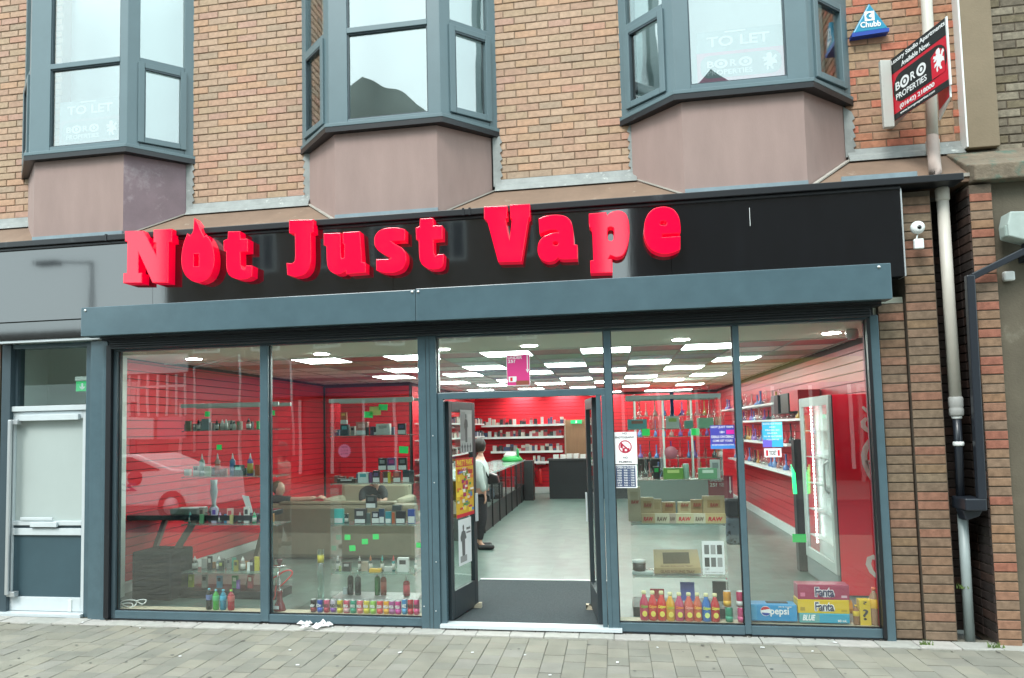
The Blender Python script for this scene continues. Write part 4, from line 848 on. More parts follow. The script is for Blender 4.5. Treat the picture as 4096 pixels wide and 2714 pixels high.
for i in range(-3, 12):
    for k in range(-1, 18):
        if (i, k) in LED: continue
        xa, xb = max(-3.96+GX*i, XL), min(-3.96+GX*(i+1), XR); ya, yb = max(Y0+GY*k, 1.83), min(Y0+GY*(k+1), YB)
        if xb-xa < .08 or yb-ya < .08: continue
        if xb < XH+.1 and ya > YA: continue
        if i <= 2: c = {-1:'maroon',0:'maroon',1:'olive',2:'brown',3:'grey',4:'maroon',5:'brown',6:'grey'}.get(k, 'grey')
        elif i <= 8: c = {-1:'maroon',0:'brown',1:'green',2:'teal',3:'green',4:'blue',5:'teal',6:'grey',7:'blue'}.get(k, 'grey')
        else: c = {-1:'red',0:'maroon',1:'cream',2:'green',3:'cream',4:'maroon',5:'cream'}.get(k, 'grey')
        if i <= -1 and k in (0, 2, 4): c = 'grey'
        o = bpy.data.objects.new('ceiling_tile', tmesh(xb-xa-.026, yb-ya-.026, TC[c])); col.objects.link(o); o.parent = cl; o.location = ((xa+xb)/2, (ya+yb)/2, 2.728)
g = MB()
for i in range(-2, 12): g.box(-3.96+GX*i-.012, -3.96+GX*i+.012, 1.83, YB, 2.722, 2.74)
for k in range(0, 19): g.box(XL, XR, Y0+GY*k-.012, Y0+GY*k+.012, 2.7235, 2.739)
g.build('ceiling_grid', tg, cl)
led0 = None; kx = {}
for n, (i, k) in enumerate(LED):
    x, y = -3.96+GX*(i+.5), Y0+GY*(k+.5)
    side = 'above the sofa side' if i <= 2 and k <= 5 else ('over the doorway aisle' if 3 <= i <= 6 else ('on the right half' if i > 6 else 'towards the back left'))
    row = {0:'nearest the window',3:'in the second row',5:'in the third row',8:'in the fourth row',10:'in the fifth row',13:'in the sixth row',17:'by the back wall'}[k]
    lab = 'ceiling light panel %s, %s' % (row, side); kx[lab] = kx.get(lab, 0)+1
    if kx[lab] > 1: lab += (' further right' if kx[lab] == 2 else ' rightmost')
    t = thing('ceiling_light', lab, 'ceiling light', (x, y, 2.72), 'square LED panels in the suspended ceiling')
    if led0 is None:
        f = MB().box(x-.288,x+.288,y-.328,y+.328,2.719,2.726).build('diffuser', led_m, t); e = MB().box(x-.298,x+.298,y-.338,y+.338,2.7265,2.74).build('frame', white_m, t); led0 = (f, e)
    else:
        for s_ in led0: c = s_.copy(); c.parent = t; col.objects.link(c)
for lab, x, y in (('round downlight above the left end of the first window',-4.85,1.38),('round downlight above the second window',-3.26,1.38),('round downlight above the door pillar',-1.85,1.39),('round downlight just left of the pink notice over the doorway',-.87,1.38),('round downlight above the third window',.73,1.37),('round downlight above the drinks fridge',2.2,1.32)):
    t = thing('downlight', lab, 'ceiling light', (x, y, 2.70), 'round downlights in the cream bulkhead')
    MB().lathe([(.10,.0),(.105,.004)], (x,y,2.699), 24).build('bezel', white_m, t); MB().lathe([(.088,-.004),(.09,-.001)], (x,y,2.699), 24).build('lens', down_m, t)
tag(MB().lathe([(.03,-.10),(.055,-.08),(.06,-.03),(.05,0)], (2.32,1.05,2.70), 16).build('dome_camera', M('smoked_white',(.5,.5,.5),.2)), 'small dome camera hanging from the ceiling at the right window corner', 'camera')

# ================================================================ GENERIC GOODS
def cmat(c, rough=.45, **k): return M('c_%s' % (c if isinstance(c, str) else '_'.join('%.2f' % q for q in c)), c, rough, **k)
def it_box(t, x, y, z, w_, h, d, c, lab=None, lw=None):
    MB().box(x-w_/2, x+w_/2, y-d/2, y+d/2, z, z+h).build('carton', cmat(c), t, .002)
    if lw: MB().box(x-w_*.46, x+w_*.46, y-d/2-.0012, y-d/2, z+h*.04, z+h*lw).build('white_label', paper_m, t)
    if lab:
        MB().box(x-w_*.3, x+w_*.3, y-d/2-.0024, y-d/2-.0012, z+h*.55, z+h*.85).build('print', cmat(lab), t)
def it_dropper(t, x, y, z, r, h, c, cap='0c0c0c'):
    MB().lathe([(r,0),(r,h*.62),(r*.5,h*.70)], (x,y,z), 12).build('bottle', cmat(c, .25), t)
    MB().lathe([(r*.62,h*.66),(r*.58,h*.84),(r*.25,h*.88),(r*.2,h)], (x,y,z), 10).build('cap', cmat(cap), t)
    MB().lathe([(r*1.03,h*.12),(r*1.03,h*.5)], (x,y,z), 12).build('label', cmat('c9c8c2'), t)
def it_squeeze(t, x, y, z, r, h, c, lab=None):
    MB().lathe([(r,0),(r,h*.66),(r*.72,h*.72),(r*.4,h*.76)], (x,y,z), 14).build('bottle', cmat(c, .25), t)
    MB().lathe([(r*.42,h*.755),(r*.38,h*.82),(r*.1,h)], (x,y,z), 10).build('nozzle_cap', cmat('d8d9d6'), t)
    if lab: MB().lathe([(r*1.03,h*.1),(r*1.03,h*.55)], (x,y,z), 14).build('label', cmat(lab), t)
def it_can(t, x, y, z, r, h, c, c2=None, word=None):
    MB().lathe([(r*.82,0),(r,h*.05),(r,h*.9),(r*.86,h*.97)], (x,y,z), 18).build('can_body', cmat(c, .3, metal=.25), t)
    MB().lathe([(r*.87,h*.968),(r*.87,h),(r*.8,h*.99)], (x,y,z), 18).build('lid', grey_metal, t)
    if c2: MB().lathe([(r*1.01,h*.08),(r*1.01,h*.38)], (x,y,z), 18).build('lower_band', cmat(c2, .3), t)
    if word: txt(word, ((x-r*.8, y-r*1.08, z+h*.45), EX, EZ), r*1.6, h*.24, cmat('e6e6e4') if word != 'RIO' else cmat('1c1c1c'), t, bold=.03)
def it_pet(t, x, y, z, r, h, c, lab, cap):
    MB().lathe([(r*.8,0),(r,h*.05),(r*.92,h*.3),(r,h*.5),(r,h*.62),(r*.8,h*.78),(r*.35,h*.88),(r*.3,h*.93)], (x,y,z), 16).build('bottle', cmat(c, .15), t)
    MB().lathe([(r*.98,h*.45),(r*1.04,h*.47),(r*1.04,h*.68),(r*.96,h*.70)], (x,y,z), 16).build('label', cmat(lab), t); MB().lathe([(r*.42,h*.92),(r*.42,h)], (x,y,z), 12).build('cap', cmat(cap), t)
def it_glassbottle(t, x, y, z, r, h, c, print_, cap='d8d2a0'):
    MB().lathe([(r*.85,0),(r,h*.05),(r,h*.55),(r*.9,h*.64),(r*.42,h*.82),(r*.38,h*.9)], (x,y,z), 18).build('bottle', cmat(c, .12, spec=.8), t)
    MB().lathe([(r*.48,h*.89),(r*.5,h*.93),(r*.46,h)], (x,y,z), 12).build('cap', cmat(cap), t)
    txt('Calypso', ((x-r*.8, y-r*1.06, z+h*.42), EX, EZ), r*1.6, h*.13, cmat(print_), t, bold=.03, shear=.3); shape([ell(0,0,1,.8,12)], ((x-r*.5, y-r*1.05, z+h*.14), EX, EZ), .001, cmat('e3cf5a' if print_ != 'd0e040' else 'cfe08a'), t, 'fruit_print', fit=(r*1.1,h*.2))
def it_pipe(t, x, y, z, r, h, c):
    MB().lathe([(r,0),(r*1.15,h*.12),(r*.8,h*.26),(r*.32,h*.36),(r*.32,h*.92),(r*.45,h)], (x,y,z), 12).build('glass_body', glass_thin if not c else cmat(c, .15), t)
    MB().tube([(x+r*.6,y,z+h*.2),(x+r*1.5,y,z+h*.42)], r*.14, 6).build('side_stem', glass_thin if not c else cmat(c, .15), t)
NAMES = {}
def place(rows, where, group, Y, zs, s, ox, oy):
    """rows: list of (kind, colour word, u, w, h, colour, extra); u w h in zoomed pixels; consecutive neighbours name each other"""
    prev = None; n = len(rows)
    for i, r in enumerate(rows):
        kind, word, u, w_, h, c = r[:6]; ex = r[6] if len(r) > 6 else {}
        k = s/FPX*(Y-EYEP.y)*1.0
        x = FX(ox+u*s, oy+700*s, Y); W_, H_ = w_*k, h*k
        z = zs+ex.get('dz', 0)*k; kn = {'box':'box','dropper':'dropper bottle','squeeze':'nozzle bottle','can':'can','pet':'plastic bottle','gb':'glass bottle','pipe':'glass water pipe'}[kind]
        lab = '%s %s %s, %s' % (word, kn, where, ('leftmost of its row' if prev is None else 'just right of the %s' % prev))
        if len(lab.split()) > 16: lab = '%s %s %s' % (word, kn, where)
        if 'back-row' in word: lab = '%s %s %s' % (word, kn, where); USED.pop(lab, None)
        while lab in USED: lab = 'second '+lab
        nm = {'box':'product_box','dropper':'dropper_bottle','squeeze':'nozzle_bottle','can':'drink_can','pet':'soda_bottle','gb':'lemonade_bottle','pipe':'glass_water_pipe'}[kind]
        t = thing(nm, lab, kn.split()[-1] if kind != 'pipe' else 'water pipe', (x, Y, z), group); prev = word+' '+kn.split()[-1]
        yy = Y+ex.get('dy', 0)
        if kind == 'box': it_box(t, x, yy, z, W_, H_, min(max(W_*.5,.025), .08), c, ex.get('p'), ex.get('lw'))
        elif kind == 'dropper': it_dropper(t, x, yy, z, W_/2, H_, c, ex.get('cap', '0c0c0c'))
        elif kind == 'squeeze': it_squeeze(t, x, yy, z, W_/2, H_, c, ex.get('l'))
        elif kind == 'can': it_can(t, x, yy, z, W_/2, H_, c, ex.get('c2'), ex.get('w'))
        elif kind == 'pet': it_pet(t, x, yy, z, W_/2, H_, c, ex.get('l', 'c0c8cc'), ex.get('cap', 'd0d4d4'))
        elif kind == 'gb': it_glassbottle(t, x, yy, z, W_/2, H_, c, ex.get('p', 'f0e050'))
        elif kind == 'pipe': it_pipe(t, x, yy, z, W_/2, H_, c)
def cabinet(label, x0, x1, y0, y1, zt, shelves, plinth=True, group='glass display cabinets behind the windows'):
    t = thing('display_cabinet', label, 'display cabinet', ((x0+x1)/2, (y0+y1)/2, .03), group)
    if plinth: box('plinth', x0, x1, y0, y1, .03, .115, black_m, t)
    else: box('base', x0, x1, y0, y1, .03, .06, grey_metal, t)
    zb = .117 if plinth else .062
    for a, b, c, d in ((x0,x1,y0,y0+.004),(x0,x1,y1-.004,y1),(x0,x0+.004,y0+.004,y1-.004),(x1-.004,x1,y0+.004,y1-.004)): box('glass_panel', a, b, c, d, zb, zt, glass_cab, t)
    MB().box(x0-.004,x1+.004,y0-.006,y0+.03,zt,zt+.04).box(x0-.004,x1+.004,y1-.03,y1+.006,zt,zt+.04).build('top_rail', M('pale_metal',(.52,.58,.55),.4), t, .003)
    for z in shelves:
        box('glass_shelf', x0+.006, x1-.006, y0+.006, y1-.006, z-.008, z, M('green_glass_edge',(.22,.34,.29),.15,alpha=.55), t)
        m = MB()
        for xx in (x0+.008, x1-.022): m.box(xx, xx+.014, y0-.004, y0+.02, z-.014, z+.0)
        m.build('shelf_clip', chrome_m, t)
    return t
YC = .62; Y1 = 1.02
z1 = [FZ(800,v,Y1+.02) for v in (1723,1905,2092,2279)]
cabinet('glass cabinet behind the first window, full of e-liquid bottles', FX(723,2000,.87), FX(1113,2000,.87), .87, 1.22, FZ(900,1628,.87), z1)
z2 = [FZ(1480,v,Y1+.02) for v in (1741,1931,2093,2284)]
cabinet('glass cabinet behind the second window, with boxed vape kits', FX(1320,2000,.87), FX(1657,2000,.87), .87, 1.22, FZ(1480,1608,.87), z2, plinth=False)
z3 = [FZ(2700,v,YC+.05) for v in (1714,1915,2089,2296)]
cabinet('glass cabinet behind the third window, with kraft boxes and jars', .13, .99, .50, .95, 2.05, z3)
GB, GI = 'e-liquid bottles and cartons in the left cabinet', 'goods in the second cabinet'
S1, S2 = .3827, .4144
place([('box','tan',925,70,110,'8c8a78'),('dropper','black',1030,38,125,'1a1f22'),('box','clear grey',1108,90,130,'7b8d92'),('box','pale pink',1152,40,90,'b08a86'),('dropper','dark green',1222,38,120,'24322e'),('dropper','white',1278,44,120,'cfd2d0',dict(cap='d8dad8')),('dropper','small white',1318,44,120,'cfd2d0',dict(cap='d8dad8')),('dropper','black-capped',1372,30,120,'26302c'),('dropper','cream',1402,46,100,'d5d4cc'),('box','orange and green',1452,46,95,'8a6a4c',dict(p='5b8a50')),('dropper','red-labelled',1553,52,125,'8a4a3c'),('box','bright green',1655,36,90,'3fae5a')], 'on the top shelf of the left cabinet', GB, Y1, z1[0], S1, 400, 1350)
place([('squeeze','clear',1068,62,250,'8fa79f'),('box','sage green',1128,70,110,'8a9a7a'),('squeeze','pinkish clear',1230,60,250,'b0867c',dict(l='b5503c')),('box','rusty brown',1292,70,80,'7a3c2c'),('squeeze','blue and clear',1386,62,250,'54789c',dict(l='2d5a88')),('box','black and teal',1455,105,120,'24443f',dict(p='5ac0a8')),('squeeze','purple and yellow',1570,64,250,'7d6ea8',dict(l='a89440')),('box','dark orange',1645,50,120,'9a4a28')], 'on the second shelf of the left cabinet', GB, Y1, z1[1], S1, 400, 1350)
place([('dropper','teal',870,40,115,'2a9c9a',dict(cap='6ac0ba')),('box','grey and brown',982,52,160,'8a8478',dict(p='4c463e')),('box','mint green',1006,42,95,'5f9a72',dict(dy=-.05)),('box','purple and white',1106,60,160,'c4bcd8',dict(p='5a3aa0')),('dropper','mauve',1158,40,110,'b088b8',dict(cap='d0a8d0')),('box','bright blue',1214,28,90,'2a86b8'),('box','pink and cream',1258,62,150,'d8b4ac',dict(p='c44a58')),('box','pale yellow',1292,34,90,'b8b078',dict(dy=-.05)),('dropper','grey-black',1350,34,110,'2a2c2c',dict(cap='c8c8c6')),('box','tall white',1417,56,165,'d2d2d0',dict(p='3a3a3a')),('dropper','emerald green',1490,44,115,'3aa878',dict(cap='70c8a0'))], 'on the third shelf of the left cabinet', GB, Y1, z1[2], S2, 400, 1850)
place([('dropper','white-capped black',916,54,140,'242a26',dict(cap='dcdcda')),('box','black and white',1062,46,140,'2c302e',dict(p='b8b8b4')),('dropper','white-capped blue',1150,54,140,'6c8a90',dict(cap='dcdcda')),('box','black and lime',1192,50,100,'3c423a',dict(p='9aa850',dy=-.05)),('box','teal',1296,40,130,'3f8a7c'),('box','yellow and black',1335,46,110,'8a8438',dict(p='2a2a22',dy=-.05)),('dropper','white-capped grey',1378,54,140,'7a746c',dict(cap='dcdcda')),('box','charcoal striped',1466,44,100,'3a3a42',dict(p='b0b0b4')),('box','sunny yellow',1516,48,140,'b8aa40')], 'on the fourth shelf of the left cabinet', GB, Y1, z1[3], S2, 400, 1850)
place([('box','lime yellow',882,56,130,'a4b03c',dict(p='dce080')),('box','silver grey',1014,60,130,'8f948c',dict(p='4a4c48')),('box','sky blue',1156,56,120,'4a90b0',dict(p='1a3a50')),('box','leaf green',1305,60,125,'4a9058',dict(p='c8d8b8')),('box','violet',1356,34,90,'7a58a0',dict(dy=-.05)),('box','dark red',1452,54,130,'a04a4c',dict(p='d8c8b8'))], 'on the floor of the left cabinet', GB, Y1, .118, S2, 400, 1850)
place([('pet','black and blue',1055,62,215,'0c0f10',dict(l='5a6a9a',cap='7ab8c8')),('pet','green',1120,64,205,'3f9a3a',dict(l='4ab06a',cap='7ac0d0')),('pet','blue',1190,64,205,'1c7a94',dict(l='3aa0c0',cap='6ac0d8')),('pet','red',1266,70,205,'a02030',dict(l='b8504c',cap='9ad048'))], 'standing on the first window sill', 'soda bottles on the first window sill', .15, .085, S2, 400, 1850)
place([('box','teal and black',865,95,120,'1c3a40',dict(p='4aa0a8')),('box','orange and red',855,70,80,'b85428',dict(dz=172,p='e0a040')),('box','plain white',856,74,45,'ccccca',dict(dz=125)),('box','salmon pink',1048,128,145,'b87068',dict(lw=.35,p='d8a098')),('box','slim black',1115,34,85,'181818',dict(dy=-.05)),('box','small black',1186,34,85,'181818',dict(lw=.35)),('box','wide white',1270,150,118,'cdcdca',dict(p='a8a8a4')),('box','white',1320,70,70,'d5d5d2',dict(dy=-.05)),('box','black and green',1462,88,118,'1e2226',dict(lw=.4,p='3c4a70'))], 'on the top shelf of the second cabinet', GI, Y1, z2[0], S1, 1050, 1550)
place([('box','flat black',885,210,45,'1a1c1c',dict(p='c8c8c8')),('box','white and teal',1056,115,112,'c4d4d4',dict(p='4aa0a8')),('box','purple',1130,38,110,'6a3a70'),('box','dark grey',1190,76,128,'3a383e',dict(lw=.42,p='58507a')),('box','scarlet',1240,28,105,'b03a40'),('box','brown',1296,70,120,'4c3a34',dict(lw=.42)),('box','bright yellow',1336,30,110,'c8b840',dict(dy=-.05)),('box','rose',1405,80,120,'8a4a48',dict(lw=.42,p='b86a60')),('box','slate blue',1500,74,130,'34424c',dict(lw=.42)),('box','graphite',1556,50,130,'4a545a')], 'on the second shelf of the second cabinet', GI, Y1, z2[1], S1, 1050, 1550)
place([('box','black',1256,90,130,'2a2c2e',dict(lw=.38,dz=132,p='8a8c8e')),('box','magenta and blue',1352,92,132,'5a3470',dict(lw=.38,dz=132,p='b04080')),('box','anthracite',1466,92,132,'2c3230',dict(lw=.38,dz=132,p='70787a'))], 'stacked on other boxes in the second cabinet', GI, Y1, z2[1], S1, 1050, 1550)
place([('box','turquoise',797,98,155,'46b8b4',dict(lw=.36)),('dropper','smoky',870,40,110,'2c3c3a'),('box','white and black',1020,125,155,'3a3a3c',dict(lw=.3,p='b8b8b8')),('box','clear',1100,40,110,'5c6c6a'),('box','navy',1178,84,125,'1c2030',dict(lw=.45,p='c8c8d0')),('box','royal blue',1238,60,155,'24405e',dict(lw=.45)),('box','aqua and yellow',1308,60,125,'2c8a98',dict(lw=.4)),('box','orange',1360,28,115,'b8582c'),('box','jet black',1437,98,130,'141416',dict(lw=.4)),('box','blue and white',1550,76,150,'3450a0',dict(lw=.5)),('box','raised black',1133,112,135,'1a1b1c',dict(lw=.38,dz=163,p='5a5c5e')),('box','raised grey',1400,100,60,'3c4244',dict(dz=135))], 'on the third shelf of the second cabinet', GI, Y1, z2[2], S1, 1050, 1550)
S3 = .3189
place([('box','green and cream',960,58,62,'9aa868'),('dropper','white-topped grey',948,44,190,'6a7470',dict(cap='dcdcda')),('box','black',1060,110,110,'1c1f20',dict(p='a8a8a8')),('dropper','white-topped brown',1220,44,190,'6a5c50',dict(cap='dcdcda')),('box','tan',1285,90,120,'a89888'),('dropper','orange-topped',1357,44,200,'4c5a58',dict(cap='c87848')),('box','golden yellow',1437,150,44,'d0a42c',dict(dy=-.05)),('dropper','teal-topped',1503,44,200,'48604c',dict(cap='4ab0a8')),('box','pale grey',1580,110,60,'b0b4b2'),('dropper','red-topped teal',1645,44,200,'3c8a8a',dict(cap='c84c48')),('box','large white',1767,142,175,'d0d2d0',dict(p='30302e')),('dropper','white-topped pale',1922,38,170,'8a9490',dict(cap='dcdcda'))], 'on the fourth shelf of the second cabinet', GI, Y1, z2[3], S3, 1050, 2050)
place([('box','white card',1036,52,90,'a8b4b8'),('squeeze','black',1103,78,320,'121516'),('squeeze','clear and black',1195,80,310,'5a6664',dict(l='1c2222')),('squeeze','green',1440,74,320,'1a7a34'),('squeeze','brown-red',1516,76,310,'8a3a2c',dict(l='a04838')),('squeeze','crimson',1803,84,250,'a01c2c',dict(l='c03848'))], 'on the floor of the second cabinet', GI, Y1, .07, S3, 1050, 2050)
cans = [('black and red','2c2224','8a1c24','dr'),('blue','1c3c9a','2a5ac0','Dr'),('pink and white','c44a6c','b0203c','RIO'),('purple and white','b0a8b8','7a34a0','RIO'),('yellow','c0b020','d8cc40','RIO'),('rose red','c03c5c','d8a8b0','MEGA'),('teal','1c8a70','2a9c7c','VIMTO'),('salmon','d06070','d88080','MEGA'),('lemon','c8b424','d8c840','MEGA'),('lime green','8abc48','a0d060','MEGA'),('red','c8303c','d84040','CRUSH'),('golden','dc9c1c','e0a830','MEGA'),('mauve','a04c88','b070a0','MEGA'),('magenta','c42c80','d040a0','MEGA')]
place([('can', w_, 637+83*i if i < 12 else 1618+(i-12)*78, 78, 165, c, dict(c2=c2, w=wd)) for i, (w_, c, c2, wd) in enumerate(cans)]+[('can','tall sky blue',1777,70,190,'2c80b8',dict(c2='50a0d0',w='ARIZ')),('can','tall crimson',1850,72,190,'b8142c',dict(c2='d02040',w='RIO')),('can','tall hot pink',1927,74,190,'d03478',dict(c2='e04888',w='RIO'))], 'on the second window sill', 'drink cans lined up on the second window sill', .15, .085, S3, 1050, 2050)
S4 = .4464
place([('gb','pink',487,76,245,'b82850',dict(p='7ab030')),('gb','scarlet',563,76,245,'c41c20',dict(p='f0a020')),('gb','tomato red',642,78,245,'c81c14',dict(p='f0e040')),('gb','yellow',720,78,235,'d0980c',dict(p='b8c020')),('gb','magenta pink',800,78,235,'b84468',dict(p='f07a30')),('gb','coral',885,78,235,'c85848',dict(p='f0a090')),('gb','orange-pink',963,72,235,'c45a3c',dict(p='f0b030')),('gb','blue',1040,76,232,'1264b0',dict(p='d0e040')),('gb','deep red',1118,76,232,'b80c1c',dict(p='f0e040'))], 'on the third window sill', 'fruit lemonade bottles on the third window sill', .15, .085, S4, 2350, 1850)
place([('can','green teal lower',1241,62,125,'1c8a6c',dict(c2='2c9c7c')),('can','yellow and orange upper',1229,64,128,'d0901c',dict(dz=127,c2='e0b030')),('can','pink lower',1352,66,125,'c42c70',dict(c2='d8508c')),('can','pink and white upper',1347,66,128,'b81c58',dict(dz=127,c2='d0d0d0'))], 'stacked at the right end of the third window sill', 'drink cans stacked on the third window sill', .15, .085, S4, 2350, 1850)
kraft = ['b8a27a','c0ab84','ab8f62','c8b890','b09468']
place([('box','tall kraft',430,106,300,'b8a88c',dict(p='a89878'))]+[('box', w_, u, w0, h, kraft[i % 5], dict(p=['a88a5c','b09a70','9c7c50','b8a078','a08458','a88a5c'][i])) for i, (w_, u, w0, h) in enumerate((('kraft',545,108,205),('pale kraft',634,76,190),('squat kraft',738,112,165),('brown',877,108,165),('buff',988,96,185),('wide kraft',1140,176,215)))], 'on the third shelf of the right cabinet', 'kraft paper boxes in the right cabinet', YC+.12, z3[2], S4, 2350, 1850)
for i, (w_, u, w0) in enumerate((('tan',545,116),('cream',668,124),('pale grey',762,60),('ivory',872,150),('off-white',1003,100),('golden kraft',1145,172))):
    x = FX(2350+u*S4, 2080, YC-.02); W_ = w0*S4/FPX*7.68
    t = thing('product_box', '%s low paper box in front of the kraft boxes, right cabinet' % w_, 'box', (x, YC-.02, z3[2]), 'low paper boxes in the right cabinet')
    it_box(t, x, YC-.02, z3[2], W_*.97, .088, .06, ['c0aa80','d0c8ac','b8a898','ccc4a0','d0c8b0','c8b280'][i])
    txt('RAW', ((x-W_*.36, YC-.052, z3[2]+.02), EX, EZ), W_*.7, .04, red_p if i in (0,5,3) else cmat('6a4a38'), t, bold=.03, shear=.2)
for u in (430,545,738,877,988,1140):
    x = FX(2350+u*S4, 2050, YC+.07); W_ = .075
    txt('RAW', ((x-W_/2, YC+.072, z3[2]+(.14 if u != 430 else .17)), EX, EZ), W_, .035, cmat('a03a2a'), None, bold=.03, shear=.2).name = 'tmpraw'
for o in [o for o in col.objects if o.name.startswith('tmpraw')]:   # the words belong to their boxes
    bx = min([b for b in col.objects if b.type == 'EMPTY' and b.name.startswith('product_box') and 'kraft' in b.get('label','')+b.get('group','')], key=lambda b: (b.location.x-o.data.vertices[0].co.x-.03)**2+(b.location.z-z3[2])**2*9+(b.location.y-YC-.12)**2*9)
    o.name = 'lettering'; o.data.transform(Matrix.Translation(-world_loc(bx))); o.parent = bx
for nm_, zz_, xa_, xb_, Yb in [('left', z, FX(740,2000,1.14), FX(1095,2000,1.14), 1.14) for z in z1]+[('second', z, FX(1340,2000,1.14), FX(1640,2000,1.14), 1.14) for z in z2[:3]]:
    lev = ('top','second','third','fourth')[(z1 if nm_ == 'left' else z2).index(zz_)]; x = xa_; prev = 'the corner post'
    while x < xb_-.05:
        w0 = rnd.uniform(.035,.075); h0 = rnd.uniform(.05,.11); c, wn = rnd.choice([('8a8c88','grey'),('2c3032','black'),('b8b4a8','cream'),('6c3c3a','maroon'),('3c5a50','green'),('46587a','blue'),('c0c0bc','white'),('a87840','amber')])
        lb = 'small %s back-row carton, %s shelf of the %s cabinet, right of %s' % (wn, lev, nm_, prev)
        if lb in USED: lb = 'narrow'+lb[5:]
        if lb not in USED:
            t = thing('product_box', lb, 'box', (x+w0/2, Yb, zz_), 'back-row cartons in the %s cabinet' % nm_); it_box(t, x+w0/2, Yb, zz_, w0, h0, .05, c, rnd.choice(['b8b8b4','44484a',None])); prev = 'the %s one' % wn
        x += w0+rnd.uniform(.01,.09)
# tray box with a window, jar, cards
t = thing('rolling_tray_box', 'wide tan cardboard tray box with a dark window, in the right cabinet', 'box', (.55,YC,z3[3]))
q = lambda u, v, Y: Vector((FX(2350+u*S4,1850+v*S4,Y), Y, FZ(2350+u*S4,1850+v*S4,Y)))
A, B_, Cc, D_ = q(600,948,.56), q(1015,945,.56), q(985,782,.80), q(590,782,.80)
MB().add([A,B_,Cc,D_,A-EZ*.052,B_-EZ*.052,Cc-EZ*.22,D_-EZ*.22], [(0,1,2,3),(4,5,1,0),(5,6,2,1),(7,4,0,3),(6,7,3,2),(7,6,5,4)]).build('box', cmat('a8926a'), t)
nn = (B_-A).cross(D_-A).normalized(); nn = nn if nn.y < 0 else -nn
L = lambda a, b: A+(B_-A)*a+(D_-A)*b+nn*.002
MB().add([L(.2,.22),L(.78,.22),L(.78,.82),L(.2,.82)], [(0,1,2,3)]).build('window', cmat('5c5140', .2), t)
txt('GLASS ROLLING TRAY', (A+(B_-A)*.13-EZ*.045+Vector((0,-.003,0)), EX, EZ), (B_-A).length*.74, .028, cmat('6a4428'), t, bold=.02)
txt('GLASS ROLLING TRAY', (L(.14,.04), (B_-A).normalized(), (D_-A).normalized()), (B_-A).length*.7, .022, cmat('7a5a3c'), t)
t = thing('glass_jar', 'small clear jar with a white lid and dark band, beside the tray box', 'jar', (.2,YC,z3[3]))
jx = FX(2350+465*S4, 2280, YC); MB().lathe([(.055,0),(.06,.01),(.06,.075)], (jx,YC,z3[3]+.035), 18).build('body', cmat('2c2624', .2), t); MB().lathe([(.063,.075),(.063,.10)], (jx,YC,z3[3]+.035), 18).build('lid', whiteplas, t); MB().box(jx-.07,jx+.13,YC-.06,YC+.05,z3[3]+.001,z3[3]+.035).build('tray', cmat('b4bebc'), t, .01)
for lab, u, w0, v0, v1, c in (('pink and green card at the bottom of the right cabinet',625,122,1135,1225,'b0283c'),('blue and violet patterned card at the bottom of the right cabinet',896,120,1075,1240,'5864b4'),('dark card with a grey print at the bottom of the right cabinet',1182,115,1068,1245,'34383a')):
    a, b = q(u-w0/2, v1, YC), q(u+w0/2, v0, YC); o = box('card', a.x, b.x, YC, YC+.006, a.z, b.z, cmat(c)); tag(o, lab, 'card')
for k in range(9):
    a = q(440+k*85, 1240, YC-.05); it = thing('small_glass_dish', 'small pale glass dish on the floor of the right cabinet, number unseen behind bottles', 'dish', (a.x,YC-.05,.118), 'glass dishes on the floor of the right cabinet') if False else None
# upper shelves of the right cabinet
place([('pipe','conical clear',545,70,220,None),('box','black',640,56,110,'14181a',dict(p='1c9a4a')),('box','green and lime',790,165,95,'6a9a48',dict(p='c0d888')),('pipe','tall clear',770,50,250,None,dict(dy=.1)),('pipe','slim clear',850,40,250,None,dict(dy=.1)),('can','mint',908,52,130,'9cc0ac'),('box','pale green',1100,150,90,'6fa07c',dict(p='cfe0d0')),('pipe','clear bubble',1040,56,180,None,dict(dy=.1)),('box','white framed',1170,80,160,'b4bcb8',dict(p='7c8684'))], 'on the second shelf of the right cabinet', 'glassware and boxes in the right cabinet', YC, z3[1], S4, 2350, 1850)
S5 = .4145
place([('box','turquoise oval',465,175,90,'5fa0a4',dict(p='8a5a4a')),('pipe','straight clear',440,46,330,None,dict(dy=.1)),('pipe','beaker',640,50,380,None),('box','white framed green',805,120,112,'b8c0b8',dict(p='9ab060')),('pipe','tall blue and black',815,110,330,'1c3f78',dict(dz=10,dy=.1)),('pipe','clear fluted',970,50,320,None,dict(dy=.08)),('box','sea green',960,80,70,'6a9c8c'),('box','splashed green',1120,140,90,'7fb08c'),('pipe','clear thin',1010,44,350,None,dict(dy=.12)),('pipe','big clear',1180,60,400,None,dict(dy=.1))], 'on the top shelf of the right cabinet', 'glassware and boxes in the right cabinet', YC, z3[0], S5, 2350, 1250)
place([('pipe','tall back-row clear',u,44,300+40*(k%3),None,dict(dy=.14)) for k, u in enumerate((500,610,700,760,900,1100,1240,1300))], 'behind the boxes on the right cabinet top shelf', 'glassware and boxes in the right cabinet', YC+.1, z3[0], S5, 2350, 1250)
place([('pipe','back-row clear',u,50,190+30*(k%3),None,dict(dy=.14)) for k, u in enumerate((470,590,700,850,980,1110,1190))], 'behind the goods on the right cabinet second shelf', 'glassware and boxes in the right cabinet', YC+.1, z3[1], S4, 2350, 1850)
tag(MB().lathe([(.058,0),(.06,.004),(.058,.008)], (q(0,0,.6).x*0+FX(2350+805*S5,1250+1355*S5,.49), .49, FZ(2350+805*S5,1250+1355*S5,.49)), 24, 'y').build('round_sticker', cmat('b8707c')), 'round pink sticker on the glass of the right cabinet', 'sticker')

